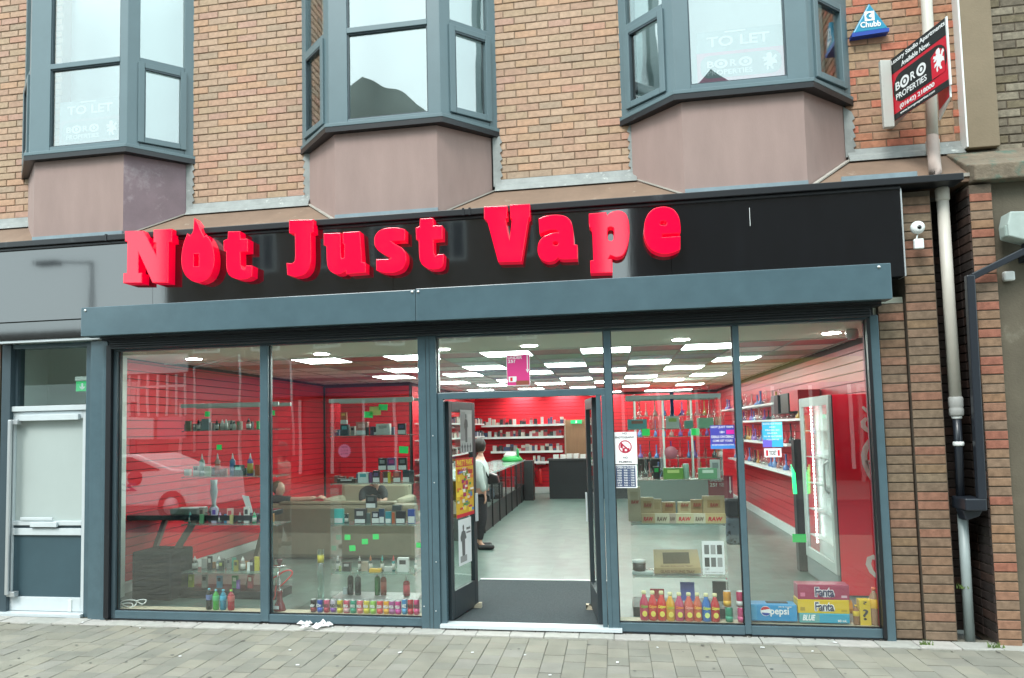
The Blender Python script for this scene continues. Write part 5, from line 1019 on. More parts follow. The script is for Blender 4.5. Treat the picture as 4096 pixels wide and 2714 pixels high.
# price cards stuck on the cabinets
def card(lab, ox, oy, s, u, v, w0, h0, mat, Y=None, rot=0):
    if Y is None: Y = .864 if ox < 2000 else .494
    x, z = FX(ox+u*s, oy+v*s, Y), FZ(ox+u*s, oy+v*s, Y); k = s/FPX*(Y-EYEP.y)
    pts = []; a, b = w0*k/2, h0*k/2; n = 6
    edge = [(-a,-b),(a,-b),(a,b),(-a,b)]
    for i in range(4):
        p, q_ = Vector(edge[i]), Vector(edge[(i+1) % 4]); d = (q_-p); nn_ = Vector((d.y,-d.x)).normalized()
        for j in range(n): pts.append(tuple(p+d*j/n)); pts.append(tuple(p+d*(j+.5)/n+nn_*.002))
    o = shape([pts], ((x,Y,z), Vector((math.cos(rot),0,math.sin(rot))), Vector((-math.sin(rot),0,math.cos(rot)))), .001, mat, None, 'price_card'); tag(o, lab, 'card', 'fluorescent price cards')
for lab, *a in (('green price card above the top shelf of the left cabinet',400,1350,S1,1123,803,60,56,green_note),('green price card above the nozzle bottles of the left cabinet',400,1350,S1,1246,1150,60,56,green_note),('green price card just right of the first mullion',1050,1550,S1,102,270,58,52,green_note),
    ('yellow price card high on the second cabinet between two green ones',1050,1550,S1,1178,247,125,92,yellow_note),('green price card at the upper right of the yellow one',1050,1550,S1,1260,209,98,62,green_note),('green price card at the lower left of the yellow one',1050,1550,S1,1108,287,98,66,green_note),('green price card above the stacked boxes of the second cabinet',1050,1550,S1,1475,654,100,72,green_note),
    ('highest left bright green price card in the lower part of the second cabinet',1050,2050,S3,1066,314,76,66,green_note),('rightmost bright green price card in the lower part of the second cabinet',1050,2050,S3,1421,307,78,66,green_note),('green price card in the middle of the lower part of the second cabinet',1050,2050,S3,1284,368,80,66,green_note),('lowest green price card in the second cabinet',1050,2050,S3,1128,451,80,70,green_note),('green price card at the edge of the door pillar',1050,2050,S3,1958,413,60,60,green_note),
    ('green price card over the oval tray in the right cabinet',2350,1250,S5,563,1158,72,62,green_note),('green price card over the middle of the right cabinet',2350,1250,S5,1040,1155,70,60,green_note)): card(lab, *a, rot=rnd.uniform(-.06,.06))
dull = M('dull_green_card', (.05,.25,.11), .7)
card('dull green card on the back of the second cabinet, upper one',1050,2050,S3,953,315,70,62,dull,Y=1.225); card('dull green card on the back of the second cabinet, lower one',1050,2050,S3,896,450,66,60,dull,Y=1.225)
card('bright green card on the front edge of the drinks fridge',2900,1850,.4783,622,635,100,62,green_note,Y=.98)
st = []; 
for i in range(40): r = 1 if i % 2 else .80; st.append((r*math.cos(i*math.pi/20), r*math.sin(i*math.pi/20)))
t = thing('star_sticker', 'pink star-shaped price sticker on the second cabinet', 'sticker', (FX(1050+855*S1,1550+665*S1,.86),.86,FZ(1050+855*S1,1550+665*S1,.86)))
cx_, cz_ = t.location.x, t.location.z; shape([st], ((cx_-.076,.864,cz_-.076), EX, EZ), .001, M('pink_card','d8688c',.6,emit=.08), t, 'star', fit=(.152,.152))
for k, s_ in enumerate(('GEEK','2 x 0.18','£7.99')): txt(s_, ((cx_-.04,.8625,cz_+.03-.035*k), EX, EZ), .08, .02, cmat('8a3a5c'), t)

# window sills
for lab, a, b in (('pale wooden sill board inside the first window',-4.93,-3.36),('pale wooden sill board inside the second window',-3.275,-1.78),('pale wooden sill board inside the third window',0.0,1.048),('pale wooden sill board inside the rightmost window',1.098,2.14)):
    tag(box('sill_board', a+.002, b-.002, .092, .24, .031, .084, cream_m, None, .003), lab, 'sill', 'wooden sill boards')

# sodas on the right sill
def carton12(label, u0, u1, v0, v1, Y, c, d=.16):
    x0, x1 = FX(u0, (v0+v1)/2, Y), FX(u1, (v0+v1)/2, Y); za, zb = FZ((u0+u1)/2, v1, Y), FZ((u0+u1)/2, v0, Y)
    t = thing('can_multipack', label, 'multipack', ((x0+x1)/2, Y, za), 'drink multipacks on the rightmost window sill'); box('carton', x0, x1, Y, Y+d, za, zb, cmat(c, .35), t, .006)
    return t, x0, x1, za, zb
t, x0, x1, za, zb = carton12('blue cola multipack at the left of the rightmost window sill', 3004, 3189, 2420, 2486, .12, '1a8ac0'); wd = x1-x0
box('carton_end', x0, x0+.05, .118, .119, za+.01, zb-.005, cmat('3c9cc8'), t); txt('pepsi', ((x0+wd*.42,.117,za+.04), EX, EZ), wd*.40, .075, white_p, t, bold=.02)
cx0 = x0+wd*.32; cz0 = za+.085
shape([ell(0,0,1,1,28)], ((cx0-.042,.1185,cz0-.042), EX, EZ), .0006, white_p, t, 'globe_white', fit=(.084,.084)); shape([ell(0,0,1,1,16,20,200)], ((cx0-.038,.1175,cz0+.006), EX, EZ), .0006, M('cola_red','c01c2c',.4), t, 'globe_red', fit=(.074,.032)); shape([ell(0,0,1,1,16,190,350)], ((cx0-.034,.1175,cz0-.038), EX, EZ), .0006, M('cola_blue','1c3c9c',.4), t, 'globe_blue', fit=(.07,.026))
txt('zero sugar', ((x0+wd*.60,.117,zb-.026), EX, EZ), wd*.3, .014, white_p, t)
t, x0, x1, za, zb = carton12('turquoise and silver multipack under the yellow one on the sill', 3198, 3400, 2456, 2494, .12, '1c98b8'); wd = x1-x0
box('carton_end', x0, x0+wd*.4, .118, .119, za+.004, zb-.004, cmat('5c9c9c'), t); txt('BLUE', ((x0+wd*.06,.117,za+.02), EX, EZ), wd*.26, .05, white_p, t, bold=.04, shear=.3); txt('80 mL', ((x0+wd*.76,.117,za+.012), EX, EZ), wd*.18, .02, white_p, t, bold=.02)
for lab, v0, v1, c, k in (('yellow orange-soda multipack lying on the turquoise one', 2400, 2456, 'd4b010', 0), ('magenta soda multipack on top of the yellow one', 2340, 2400, '98204c', 1)):
    t, x0, x1, za, zb = carton12(lab, 3191, 3398, v0, v1, .13, c); wd = x1-x0; hh = zb-za
    for m_, dz, dx_, bo in ((cmat('d8d0d8') if k else white_p, 0, 0, .10), (cmat('1c2050'), .0, 0, .015)):
        txt('Fanta', ((x0+wd*.34-(.006 if bo > .05 else 0),.128-(0 if bo > .05 else .0015),za+hh*.2-(.004 if bo > .05 else 0)), EX, EZ), wd*.36+(.012 if bo > .05 else 0), hh*.62+(.008 if bo > .05 else 0), m_, t, bold=bo)
    box('side_print', x0+wd*.05, x0+wd*.14, .1285, .1295, za+hh*.2, za+hh*.45, cmat('c86a8a' if k else 'a88a10'), t); box('side_print', x0+wd*.84, x0+wd*.95, .1285, .1295, za+hh*.15, za+hh*.30, cmat('c8a0b0' if k else 'b09418'), t)
    if not k: MB().lathe([(.055,-.05),(.06,.05)], (x1-.02,.2,za+.05), 16, 'x').build('orange_print', cmat('d88a20'), t)
if True:
    x0, x1, za, zb = FX(3440,2450,.13), FX(3484,2450,.13), FZ(3460,2503,.13), FZ(3460,2402,.13)
    t = thing('mystery_box', 'tall yellow box with a black question mark on the rightmost sill', 'box', ((x0+x1)/2,.13,za)); box('carton', x0, x1, .13, .22, za, zb, cmat('d8b818'), t, .003); txt('?', (((x0+x1)/2-.022,.128,za+.045), EX, EZ), .044, .09, black_p, t, bold=.01); txt('?', (((x0+x1)/2-.016,.128,zb-.035), EX, EZ), .032, .025, black_p, t)
t = thing('sauce_bottle', 'squat brown and yellow bottle left of the question mark box', 'bottle', (FX(3427,2450,.13),.13,.085)); it_pet(t, t.location.x, .15, .085, .027, .165, '8a5a34', 'd0b020', 'd8b020')
t = thing('squash_bottle', 'tall brown bottle with an orange cap and yellow label, right end of the sill', 'bottle', (FX(3503,2450,.13),.13,.085)); it_pet(t, t.location.x, .16, .085, .042, .31, '9a7458', 'd8a818', 'd0582c')
tag(box('black_remote', FX(3064,2412,.2), FX(3150,2412,.2), .18, .24, FZ(3064,2420,.2), FZ(3064,2408,.2), black_m, None, .004), 'thin black bar lying on the blue cola multipack', 'bar')

# hookah
t = thing('hookah', 'red glass hookah with a chrome stem and red hose on the second window sill', 'hookah', (-3.245,.2,.084)); X0, Y_ = -3.245, .18
MB().lathe([(.058,0),(.062,.01),(.045,.06),(.028,.10),(.026,.17),(.028,.19)], (X0,Y_,.084), 20).build('vase', M('dark_red_glass',(.18,.008,.02),.12,spec=.8), t)
MB().lathe([(.022,.185),(.026,.20),(.014,.22),(.022,.235),(.01,.25),(.008,.40),(.012,.405),(.06,.425),(.062,.43),(.012,.435)], (X0,Y_,.084), 18).build('stem', chrome_m, t)
MB().lathe([(.012,.435),(.016,.45),(.026,.47),(.03,.49),(.02,.495)], (X0,Y_,.084), 16).build('bowl', M('plum_clay',(.12,.02,.03),.4), t)
hose = [(-3.235,.17,.315),(-3.17,.15,.37),(-3.10,.14,.44),(-3.11,.14,.475),(-3.17,.14,.47),(-3.24,.13,.43),(-3.32,.13,.38),(-3.362,.13,.29),(-3.35,.13,.20),(-3.31,.13,.185),(-3.275,.13,.22),(-3.265,.13,.30),(-3.25,.12,.40)]
hs_ = []
for i in range(len(hose)-1):
    a = [Vector(hose[max(i-1,0)]), Vector(hose[i]), Vector(hose[i+1]), Vector(hose[min(i+2,len(hose)-1)])]
    for j in range(4):
        u = j/4; hs_.append(.5*((2*a[1])+(a[2]-a[0])*u+(2*a[0]-5*a[1]+4*a[2]-a[3])*u*u+(3*a[1]-a[0]-3*a[2]+a[3])*u**3))
MB().tube(hs_, .0075, 8).build('hose', M('red_hose',(.6,.05,.05),.4), t); MB().tube([(-3.262,.12,.33),(-3.225,.11,.47)], [.008,.005], 8).build('mouthpiece', chrome_m, t)
box('price_tag', -3.28, -3.225, .115, .117, .11, .14, paper_m, t)
t = thing('glass_tube', 'tall clear glass tube with a yellow sticker behind the cans', 'glass tube', (FX(1284,2390,.3),.3,.03)); gx0 = t.location.x
MB().lathe([(.032,.10),(.032,.655),(.03,.655),(.03,.11)], (gx0,.3,.0), 20).build('tube', glass_thin, t); MB().lathe([(.0325,.53),(.0325,.60)], (gx0,.3,0), 20).build('sticker', cmat('b8ac28'), t); MB().lathe([(.045,.04),(.035,.10)], (gx0,.3,0), 16).build('foot', glass_thin, t)

# left side: junction box, cable, slotted upright, fabric box, table
t = thing('socket_box', 'white junction box with a hanging cable at the left window edge', 'junction box', (-4.84,.1,1.55)); a = F(477,1866,.12)
box('box', a.x-.04, a.x+.03, .10, .15, a.z-.035, a.z+.03, whiteplas, t, .006)
MB().tube([F(482,1410,.12),F(478,1600,.12),F(476,1850,.12)], .008, 6).tube([F(468,1885,.12),F(470,2050,.12),F(478,2150,.12),F(482,2260,.12),F(480,2395,.12)], .008, 6).build('cable', M('grey_white_cable',(.55,.53,.48),.5), t)
co = MB()
for r, cc in ((.085,(515,2415)),(.07,(505,2425)),(.05,(565,2408))):
    c = F(*cc, .16); co.tube([(c.x+r*math.cos(a_), .16+.02*math.sin(a_*2), c.z+r*.42*math.sin(a_)) for a_ in [k*.35 for k in range(19)]], .0055, 6)
co.build('coiled_cable', whiteplas, t)
tag(box('slotted_upright', -4.93, -4.915, .07, .11, .09, 2.66, M('dull_metal',(.35,.35,.33),.5)), 'narrow slotted metal upright at the left window edge', 'upright')
up = MB(); 
for k in range(46): up.box(-4.932+.0, -4.914, .066, .0695, .12+.055*k, .145+.055*k)
up.build('slot', black_m, bpy.data.objects['slotted_upright'])
tag(MB().box(2.131,2.15,.06,.10,.09,2.64).build('chain_guard', M('magenta_strip',(.30,.01,.05),.5)), 'dark magenta strip along the right window edge', 'strip')  # whole strip in one even dark magenta
t = thing('fabric_box', 'black fabric covered box on the floor behind the first window', 'box', (-4.9,.95,.03)); MB().box(-5.20,-4.73,.72,1.18,.03,.545).build('cover', M('black_fabric',(.014,.017,.019),.8,bump=.6,bs=14,var=.3,vs=6), t, .02); MB().box(-5.0,-4.85,.9,1.0,.545,.57).build('handle', black_m, t, .01)
dk = M('dark_table_top',(.02,.025,.03),.2)
t = thing('side_table', 'dark table with a slanting brace against the red slatwall', 'table', (-4.7,1.35,.03)); box('tabletop', -5.46, -3.9, 1.0, 1.75, .85, .91, dk, t, .006)
for x_ in (-5.35,-4.05): MB().bar((x_,1.1,.03),(x_,1.65,.85),.05,.05).build('leg', M('grey_brown_wood','6a5c50',.6), t)
MB().bar((-4.98,1.02,.33),(-4.62,1.02,.86),.07,.03,up=(0,1,0)).build('brace', M('grey_brown_wood','6a5c50',.6), t)
tag(box('white_switch', FX(1050+0,1,3)*0-3.99, -3.96, 1.0, 1.01, .3, .4, whiteplas), 'small white plate low by the table leg', 'plate')
t = thing('grey_box', 'grey-green box with papers on the dark table', 'box', (-4.75,1.2,.91)); box('case', -4.95, -4.62, 1.05, 1.3, .912, .975, cmat('6f7c74'), t, .006); MB().obox((-4.72,1.15,.98),.25,.16,.006,.2).build('paper', paper_m, t)
t = thing('table_fan', 'pale blue-grey vase-shaped stand on the dark table', 'vase', (-4.35,1.2,.91)); MB().lathe([(.06,0),(.055,.03),(.022,.07),(.03,.14),(.045,.22),(.035,.30),(.042,.36)], (-4.63,1.45,.912), 16).build('body', M('pale_glaze',(.33,.42,.43),.3), t)
t = thing('price_card_holder', 'tilted white card standing on the dark table', 'card', (-4.1,1.15,.91)); MB().prism([(-4.10,1.1,1.12),(-4.02,1.1,1.11),(-3.97,1.1,.93),(-4.03,1.1,.92)], (0,.004,0)).build('card', paper_m, t)

# sofas
sofa_m = M('olive_brown_leather', (.20,.175,.115), .45, var=.12, vs=3, bump=.1, bs=12); beige = M('beige_cushion', (.33,.31,.22), .6, var=.08, vs=4)
t = thing('sofa', 'long olive-brown sofa seen from behind', 'sofa', (-3.6,3.8,.03))
MB().box(-4.98,-2.70,3.38,3.62,.05,.80).build('backrest', sofa_m, t, .06); MB().box(-4.9,-2.78,3.62,4.3,.05,.44).build('seat', sofa_m, t, .05)
for x_ in (-4.98,-2.92): MB().box(x_,x_+.22,3.6,4.32,.05,.62).build('arm', sofa_m, t, .06)
MB().box(-4.7,-3.0,3.40,3.60,.78,.83).build('back_cushion', sofa_m, t, .03)
t = thing('corner_armchair', 'beige armchair facing the window beyond the brown sofa', 'armchair', (-4.0,5.8,.03))
MB().box(-4.75,-3.5,6.1,6.35,.1,.93).build('backrest', beige, t, .08); MB().box(-4.7,-3.55,5.5,6.1,.1,.48).build('seat', sofa_m, t, .05)
for x_ in (-4.85,-3.58): MB().box(x_,x_+.2,5.45,6.2,.1,.70).build('arm', beige, t, .07)

# ================================================================ PEOPLE
def skin(name, chains, mat, parent, sub=2, loc=None):
    """chains: list of [(x,y,z,r), ...]; a first point equal to an earlier one joins there"""
    vs = []; es = []; rs = []; ids = {}
    for ch in chains:
        last = None
        for p in ch:
            k = (round(p[0],4), round(p[1],4), round(p[2],4))
            if k not in ids: ids[k] = len(vs); vs.append(k); rs.append(p[3] if isinstance(p[3], tuple) else (p[3], p[3]))
            if last is not None: es.append((last, ids[k]))
            last = ids[k]
    off = world_loc(parent); me = bpy.data.meshes.new(name); me.from_pydata([tuple(Vector(v)-off) for v in vs], es, [])
    o = bpy.data.objects.new(name, me); col.objects.link(o); o.parent = parent
    m = o.modifiers.new('skin', 'SKIN'); m.use_smooth_shade = True
    for i, r in enumerate(rs): me.skin_vertices[0].data[i].radius = r; me.skin_vertices[0].data[i].use_root = (i == 0)
    s = o.modifiers.new('sub', 'SUBSURF'); s.levels = sub; s.render_levels = sub
    me.materials.append(mat); return o
skin_m = M('skin', (.50,.30,.22), .55, var=.04); hair_m = M('dark_hair', (.018,.013,.011), .6, bump=.5, bs=60, stretch=(1,1,.2))
def head(t, c, r, fwd, hair=True):
    """face, ears, nose; c head centre, fwd unit facing"""
    f = Vector(fwd); s = f.cross(EZ).normalized(); c = Vector(c)
    m = MB(); n = 14
    for (a, b, z, rr_) in ((1.0,.78,0,r),): 
        vs_ = []; fs_ = []
        for i in range(n+1):
            ph = -math.pi/2+math.pi*i/n
            for j in range(n*2):
                th = 2*math.pi*j/(n*2); k = 1-.18*max(0,-math.sin(ph))*(1 if True else 0)
                vs_.append(c+f*(math.cos(th)*math.cos(ph)*r*.95*k)+s*(math.sin(th)*math.cos(ph)*r*.78*k)+EZ*(math.sin(ph)*r*1.22))
        for i in range(n):
            for j in range(n*2): fs_.append((i*n*2+j, i*n*2+(j+1) % (n*2), (i+1)*n*2+(j+1) % (n*2), (i+1)*n*2+j))
        m.add(vs_, fs_, True)
    p = c+f*r*.9-EZ*r*.15
    m.add([p+s*.014-EZ*.02, p-s*.014-EZ*.02, p+EZ*.03, p+f*.022-EZ*.015], [(0,1,3),(1,2,3),(2,0,3),(0,2,1)])
    for q_ in (-1, 1): m.add([c+s*q_*r*.76+f*a_+EZ*b_ for a_, b_ in ((-.015,.02),(.012,.025),(.01,-.02),(-.01,-.025))]+[c+s*q_*r*.86+f*(-.018)], [(0,1,4),(1,2,4),(2,3,4),(3,0,4)])
    h = m.build('head', skin_m, t)
    e = MB()
    for q_ in (-1, 1): e.lathe([(.008,-.002),(.006,.003)], c+f*r*.86+s*q_*r*.3+EZ*r*.05, 8, 'y')
    e.build('eyes', M('eye_dark',(.02,.015,.012),.2), h); MB().obox(c+f*r*.84-EZ*r*.55, .035, .008, .008).build('mouth', M('lips',(.35,.12,.10),.5), h)
    return h
def hand(t, w_, d, up, s=1.0, curl=.35):
    w_, d, up = Vector(w_), Vector(d).normalized(), Vector(up).normalized(); sd = d.cross(up).normalized()
    ch = [[(*w_, .02*s), (*(w_+d*.045*s), (.034*s,.014*s)), (*(w_+d*.085*s), (.036*s,.013*s))]]
    skin('palm', ch, skin_m, t, 1)
    for i, L in enumerate((.068,.078,.072,.056)):
        b = w_+d*.08*s+sd*(i-1.5)*.019*s; p1 = b+d*L*.45*s-up*curl*.012; p2 = p1+(d*.75-up*curl).normalized()*L*.32*s; p3 = p2+(d*.4-up*curl*1.6).normalized()*L*.26*s
        MB().tube([b-d*.01, b, p1, p2, p3], [.009*s,.009*s,.0085*s,.0078*s,.006*s], 7).build('finger', skin_m, t)
    b = w_+d*.03*s-sd*.03*s; MB().tube([b, b-sd*.025*s+d*.02*s, b-sd*.03*s+d*.05*s], [.011*s,.010*s,.007*s], 7).build('finger', skin_m, t)
# shopper at the counter, side on, facing right/back
fx, fy = -1.985, 4.55
t = thing('person', 'person in a pale grey-green sweater and dark patterned leggings standing at the counter', 'person', (fx,fy,.03))
P_hip = (fx,fy,.92)
body = skin('body', [[(*P_hip,(.14,.11)),(fx-.005,fy,1.08,(.125,.10)),(fx,fy,1.25,(.14,.11)),(fx-.005,fy,1.34,(.10,.08)),(fx+.005,fy,1.40,.05),(fx+.015,fy,1.46,.048)],
      [(*P_hip,(.14,.11)),(fx+.02,fy-.09,.84,.085),(fx+.03,fy-.10,.50,.055),(fx-.01,fy-.12,.12,.036),(fx+.08,fy-.13,.06,.03)],
      [(*P_hip,(.14,.11)),(fx-.02,fy+.09,.84,.085),(fx+.0,fy+.10,.50,.055),(fx-.08,fy+.10,.12,.036),(fx+.02,fy+.10,.06,.03)],
      [(fx-.005,fy,1.34,(.10,.08)),(fx+.0,fy-.17,1.31,.052),(fx+.04,fy-.22,1.06,.042),(fx+.10,fy-.20,.84,.028)],
      [(fx-.005,fy,1.34,(.10,.08)),(fx+.0,fy+.17,1.31,.052),(fx+.03,fy+.22,1.08,.042),(fx+.08,fy+.20,.85,.028)]], skin_m, t)
swe = M('grey_green_sweater', (.40,.47,.45), .85, var=.06, vs=6, bump=.3, bs=30)
skin('sweater', [[(fx,fy,.84,(.19,.16)),(fx-.005,fy,1.06,(.18,.15)),(fx,fy,1.26,(.18,.15)),(fx-.005,fy,1.36,(.11,.09)),(fx+.0,fy,1.395,.065)],
      [(fx,fy,1.26,(.18,.15)),(fx+.0,fy-.19,1.29,.075),(fx+.04,fy-.235,1.06,.062),(fx+.09,fy-.21,.88,.046)],
      [(fx,fy,1.26,(.18,.15)),(fx+.0,fy+.19,1.29,.07),(fx+.03,fy+.235,1.08,.058),(fx+.07,fy+.21,.90,.042)]], swe, t)
leg = M('black_patterned_leggings', (.022,.022,.026), .8, dirt=('6a6a6c', 60, .60))
skin('leggings', [[(fx,fy,.90,(.15,.125)),(fx+.02,fy-.09,.80,.098),(fx+.03,fy-.10,.50,.088),(fx-.005,fy-.12,.20,.052),(fx-.01,fy-.12,.17,.052)],[(fx,fy,.90,(.15,.125)),(fx-.02,fy+.09,.80,.095),(fx+.0,fy+.10,.50,.085),(fx-.075,fy+.10,.20,.05),(fx-.08,fy+.10,.17,.05)]], leg, t)
for q_, x_ in ((-.13,.04),(.10,-.03)): MB().box(fx+x_-.08, fx+x_+.17, fy+q_-.045, fy+q_+.045, .032, .105).build('shoe', M('black_trainer',(.015,.015,.017),.5), t, .03)
head(t, (fx+.01,fy,1.545), .098, (.35,.93,0))
m = MB(); m.lathe([(.02,-.10),(.075,-.07),(.10,.0),(.10,.05),(.07,.105),(.02,.125)], (fx-.005,fy-.012,1.55), 18); m.build('hair', hair_m, t)
skin('hair_tail', [[(fx-.06,fy-.05,1.54,.05),(fx-.07,fy-.06,1.44,.035),(fx-.06,fy-.07,1.36,.018)]], hair_m, t)
hand(t, (fx+.10,fy-.20,.85), (.1,0,-1), (1,0,0), .95)
MB().tube([(fx+.0,fy-.13,1.36),(fx+.07,fy-.17,1.25),(fx+.14,fy-.1,1.08)], .012, 6).build('bag_strap', black_m, t)
tg_ = thing('handbag', 'black handbag hanging at the side of the standing shopper', 'bag', (fx+.22,fy-.05,1.0)); MB().prism([(fx+.13,fy-.12,.98),(fx+.30,fy-.12,1.0),(fx+.27,fy-.12,1.12),(fx+.15,fy-.12,1.16)], (0,.14,0)).build('body', M('black_leather',(.015,.013,.014),.3), tg_, .02)
# reclining person on the sofa: head left, forearm resting on the back
t = thing('person', 'person lounging on the brown sofa with a bare forearm along its back', 'person', (-4.6,3.8,.45))
skin('body', [[(-4.95,3.95,.50,(.16,.13)),(-4.95,3.9,.72,(.15,.12)),(-4.93,3.82,.80,(.12,.10)),(-4.87,3.78,.90,.05),(-4.84,3.76,.93,.05)],
     [(-4.93,3.82,.80,(.12,.10)),(-4.75,3.66,.83,.055),(-4.48,3.56,.85,.042),(-4.18,3.52,.875,.03)],
     [(-4.95,3.95,.50,(.16,.13)),(-4.75,4.2,.52,.09),(-4.4,4.5,.50,.065),(-4.2,4.6,.15,.04)]], skin_m, t)
skin('shirt', [[(-4.96,3.96,.48,(.19,.16)),(-4.95,3.9,.72,(.18,.15)),(-4.93,3.82,.82,(.13,.11))],[(-4.93,3.82,.82,(.13,.11)),(-4.75,3.66,.83,.07),(-4.56,3.58,.845,.058)]], M('charcoal_shirt',(.03,.03,.028),.85), t)
head(t, (-4.83,3.74,.985), .09, (.95,-.3,0)); MB().lathe([(.03,-.09),(.085,-.03),(.09,.04),(.06,.09),(.02,.105)], (-4.87,3.755,1.0), 16).build('hair', M('brown_hair',(.09,.065,.04),.7), t)
hand(t, (-4.18,3.52,.875), (1,-.05,.15), (0,-.3,1), 1.0, .6)
# person in black on the armchair
t = thing('person', 'person in a black top bent forward on the far armchair', 'person', (-3.95,5.75,.48))
skin('body', [[(-3.95,5.8,.55,(.15,.13)),(-3.97,5.72,.75,(.14,.12)),(-3.97,5.62,.88,(.11,.09)),(-3.94,5.54,.93,.05)],[(-3.97,5.62,.88,(.11,.09)),(-4.15,5.52,.80,.05),(-4.1,5.4,.62,.04),(-3.95,5.32,.62,.028)],[(-3.97,5.62,.88,(.11,.09)),(-3.78,5.52,.80,.05),(-3.72,5.4,.66,.04),(-3.80,5.32,.66,.028)],[(-3.95,5.8,.55,(.15,.13)),(-4.1,5.45,.55,.08),(-4.1,5.2,.50,.06),(-4.1,5.2,.12,.045)],[(-3.95,5.8,.55,(.15,.13)),(-3.8,5.45,.55,.08),(-3.8,5.2,.50,.06),(-3.8,5.2,.12,.045)]], skin_m, t)
skin('black_top', [[(-3.95,5.8,.52,(.18,.16)),(-3.97,5.72,.75,(.17,.15)),(-3.97,5.63,.88,(.14,.12))],[(-3.97,5.63,.88,(.14,.12)),(-4.16,5.52,.79,.07),(-4.12,5.4,.64,.055)],[(-3.97,5.63,.88,(.14,.12)),(-3.77,5.52,.79,.07),(-3.74,5.4,.68,.055)]], M('black_top',(.012,.012,.014),.8), t)
head(t, (-3.92,5.50,.975), .09, (.2,-.98,0)); MB().lathe([(.05,-.02),(.095,.0),(.09,.05),(.06,.085),(.02,.10)], (-3.92,5.51,1.0), 16).build('hair', hair_m, t)

# ================================================================ DRINKS FRIDGE
FYN, FXN = 1.5, FX(3315,1580,1.5); zt = FZ(3315,1580,FYN)
dd_ = ray(3198,1594); FYF = EYEP.y+dd_.y*((FXN-EYEP.x)/dd_.x)
t = thing('drinks_fridge', 'tall glass-door drinks fridge with a red side and white script lettering', 'fridge', ((FXN+XR)/2,(FYN+FYF)/2,.03))
fr_red = M('fridge_red', (.90,.008,.04), .4); fgrey = M('fridge_grey_frame', (.42,.48,.46), .4)
box('red_side_panel', FXN+.03, XR-.02, FYN, FYN+.02, .05, zt, fr_red, t, .004); box('cabinet_body', FXN+.14, XR-.02, FYN+.021, FYF, .05, zt, M('fridge_inside_glow',(.62,.70,.68),.5,emit=.12,ecol=(.8,.95,.92)), t)  # cabinet body glows faintly, standing in for the fridge's interior lighting
box('back_side', FXN+.05, XR-.02, FYF+.001, FYF+.02, .05, zt, fr_red, t)
box('edge_seal', FXN+.022, FXN+.03, FYN, FYN+.03, .05, zt, black_m, t)
dr_ = MB().box(FXN-.01,FXN+.02,FYN,FYN+.09,.25,zt).box(FXN-.01,FXN+.02,FYF-.09,FYF,.25,zt).box(FXN-.01,FXN+.02,FYN+.09,FYF-.09,.25,.36).box(FXN-.01,FXN+.02,FYN+.09,FYF-.09,zt-.10,zt).build('door', fgrey, t, .004)
box('door_glass', FXN+.0, FXN+.006, FYN+.09, FYF-.09, .36, zt-.10, glass_cab, dr_)
box('kick_grille', FXN+.0, FXN+.02, FYN, FYF, .05, .24, M('fridge_kick',(.2,.24,.24),.5), t)
MB().tube([(FXN-.01,FYN+.13,1.40),(FXN-.05,FYN+.13,1.36),(FXN-.05,FYN+.13,1.10),(FXN-.01,FYN+.13,1.06)], .012, 8).build('handle', whiteplas, dr_)
led = M('led_dot',(1,1,1),.5,emit=9); m = MB()
for k in range(38): m.box(FXN+.07, FXN+.08, FYF-.20, FYF-.17, .42+.042*k, .445+.042*k)
m.build('led_strip', led, t, kind='stuff')
for k in range(5): box('wire_shelf', FXN+.03, FXN+.13, FYN+.06, FYF-.06, .5+.3*k, .51+.3*k, whiteplas, t)
# script strokes of the fridge lettering (only their left ends show in the window)
def stroke(pts, w0):
    L_ = []; Rr = []
    for i, p in enumerate(pts):
        a, b = Vector(pts[max(i-1,0)]), Vector(pts[min(i+1,len(pts)-1)]); d = (b-a).normalized(); n_ = Vector((-d.y, d.x)); k = w0*1.35*(.35+.65*math.sin(math.pi*(i+.5)/len(pts)))
        L_.append(tuple(Vector(p)+n_*k)); Rr.append(tuple(Vector(p)-n_*k))
    return L_+Rr[::-1]
def sc_(pts): return [(FX(3400+u*.4145, 1350+v*.4145, FYN), FZ(3400+u*.4145, 1350+v*.4145, FYN)) for u, v in pts]
wm = M('white_script',(.72,.70,.66),.4); k0 = ((0,FYN-.002,0), EX, EZ)
for pts, w0 in (([(120,670),(150,700),(180,730)],.012),([(182,790),(150,790),(125,820),(130,860),(155,890),(195,920)],.018),([(215,960),(180,1010),(150,1070),(135,1140),(145,1220),(175,1300),(225,1400)],.022),([(145,1200),(180,1195),(210,1210)],.01),([(165,1210),(190,1250),(210,1280)],.01)):
    shape([stroke(sc_(pts), w0)], k0, .002, wm, t, 'script_stroke')
def sd_(pts): return [(FX(3400+u*.4874, 1950+v*.4874, FYN), FZ(3400+u*.4874, 1950+v*.4874, FYN)) for u, v in pts]
for pts, w0 in (([(222,600),(190,570),(160,585),(150,630),(175,690),(240,755)],.020),([(262,1020),(256,1050),(262,1080)],.014)):
    shape([stroke(sd_(pts), w0)], k0, .002, wm, t, 'script_stroke')
tag(MB().box(FXN-.06,FXN+.2,FYF+.15,FYF+.30,.03,1.6).build('black_stand', black_m, None, .01), 'dark stand just behind the drinks fridge', 'stand')
gl_ = MB()
for k in range(4): gl_.tube([(FXN-.10+.012*k, FYF+.14, 1.30-.03*k),(FXN-.09+.012*k, FYF+.14, .95)], .004, 5)
tag(gl_.build('green_lights', M('green_led',(.02,.8,.2),.5,emit=2.2)), 'bright green hanging light strands behind the fridge', 'lights')

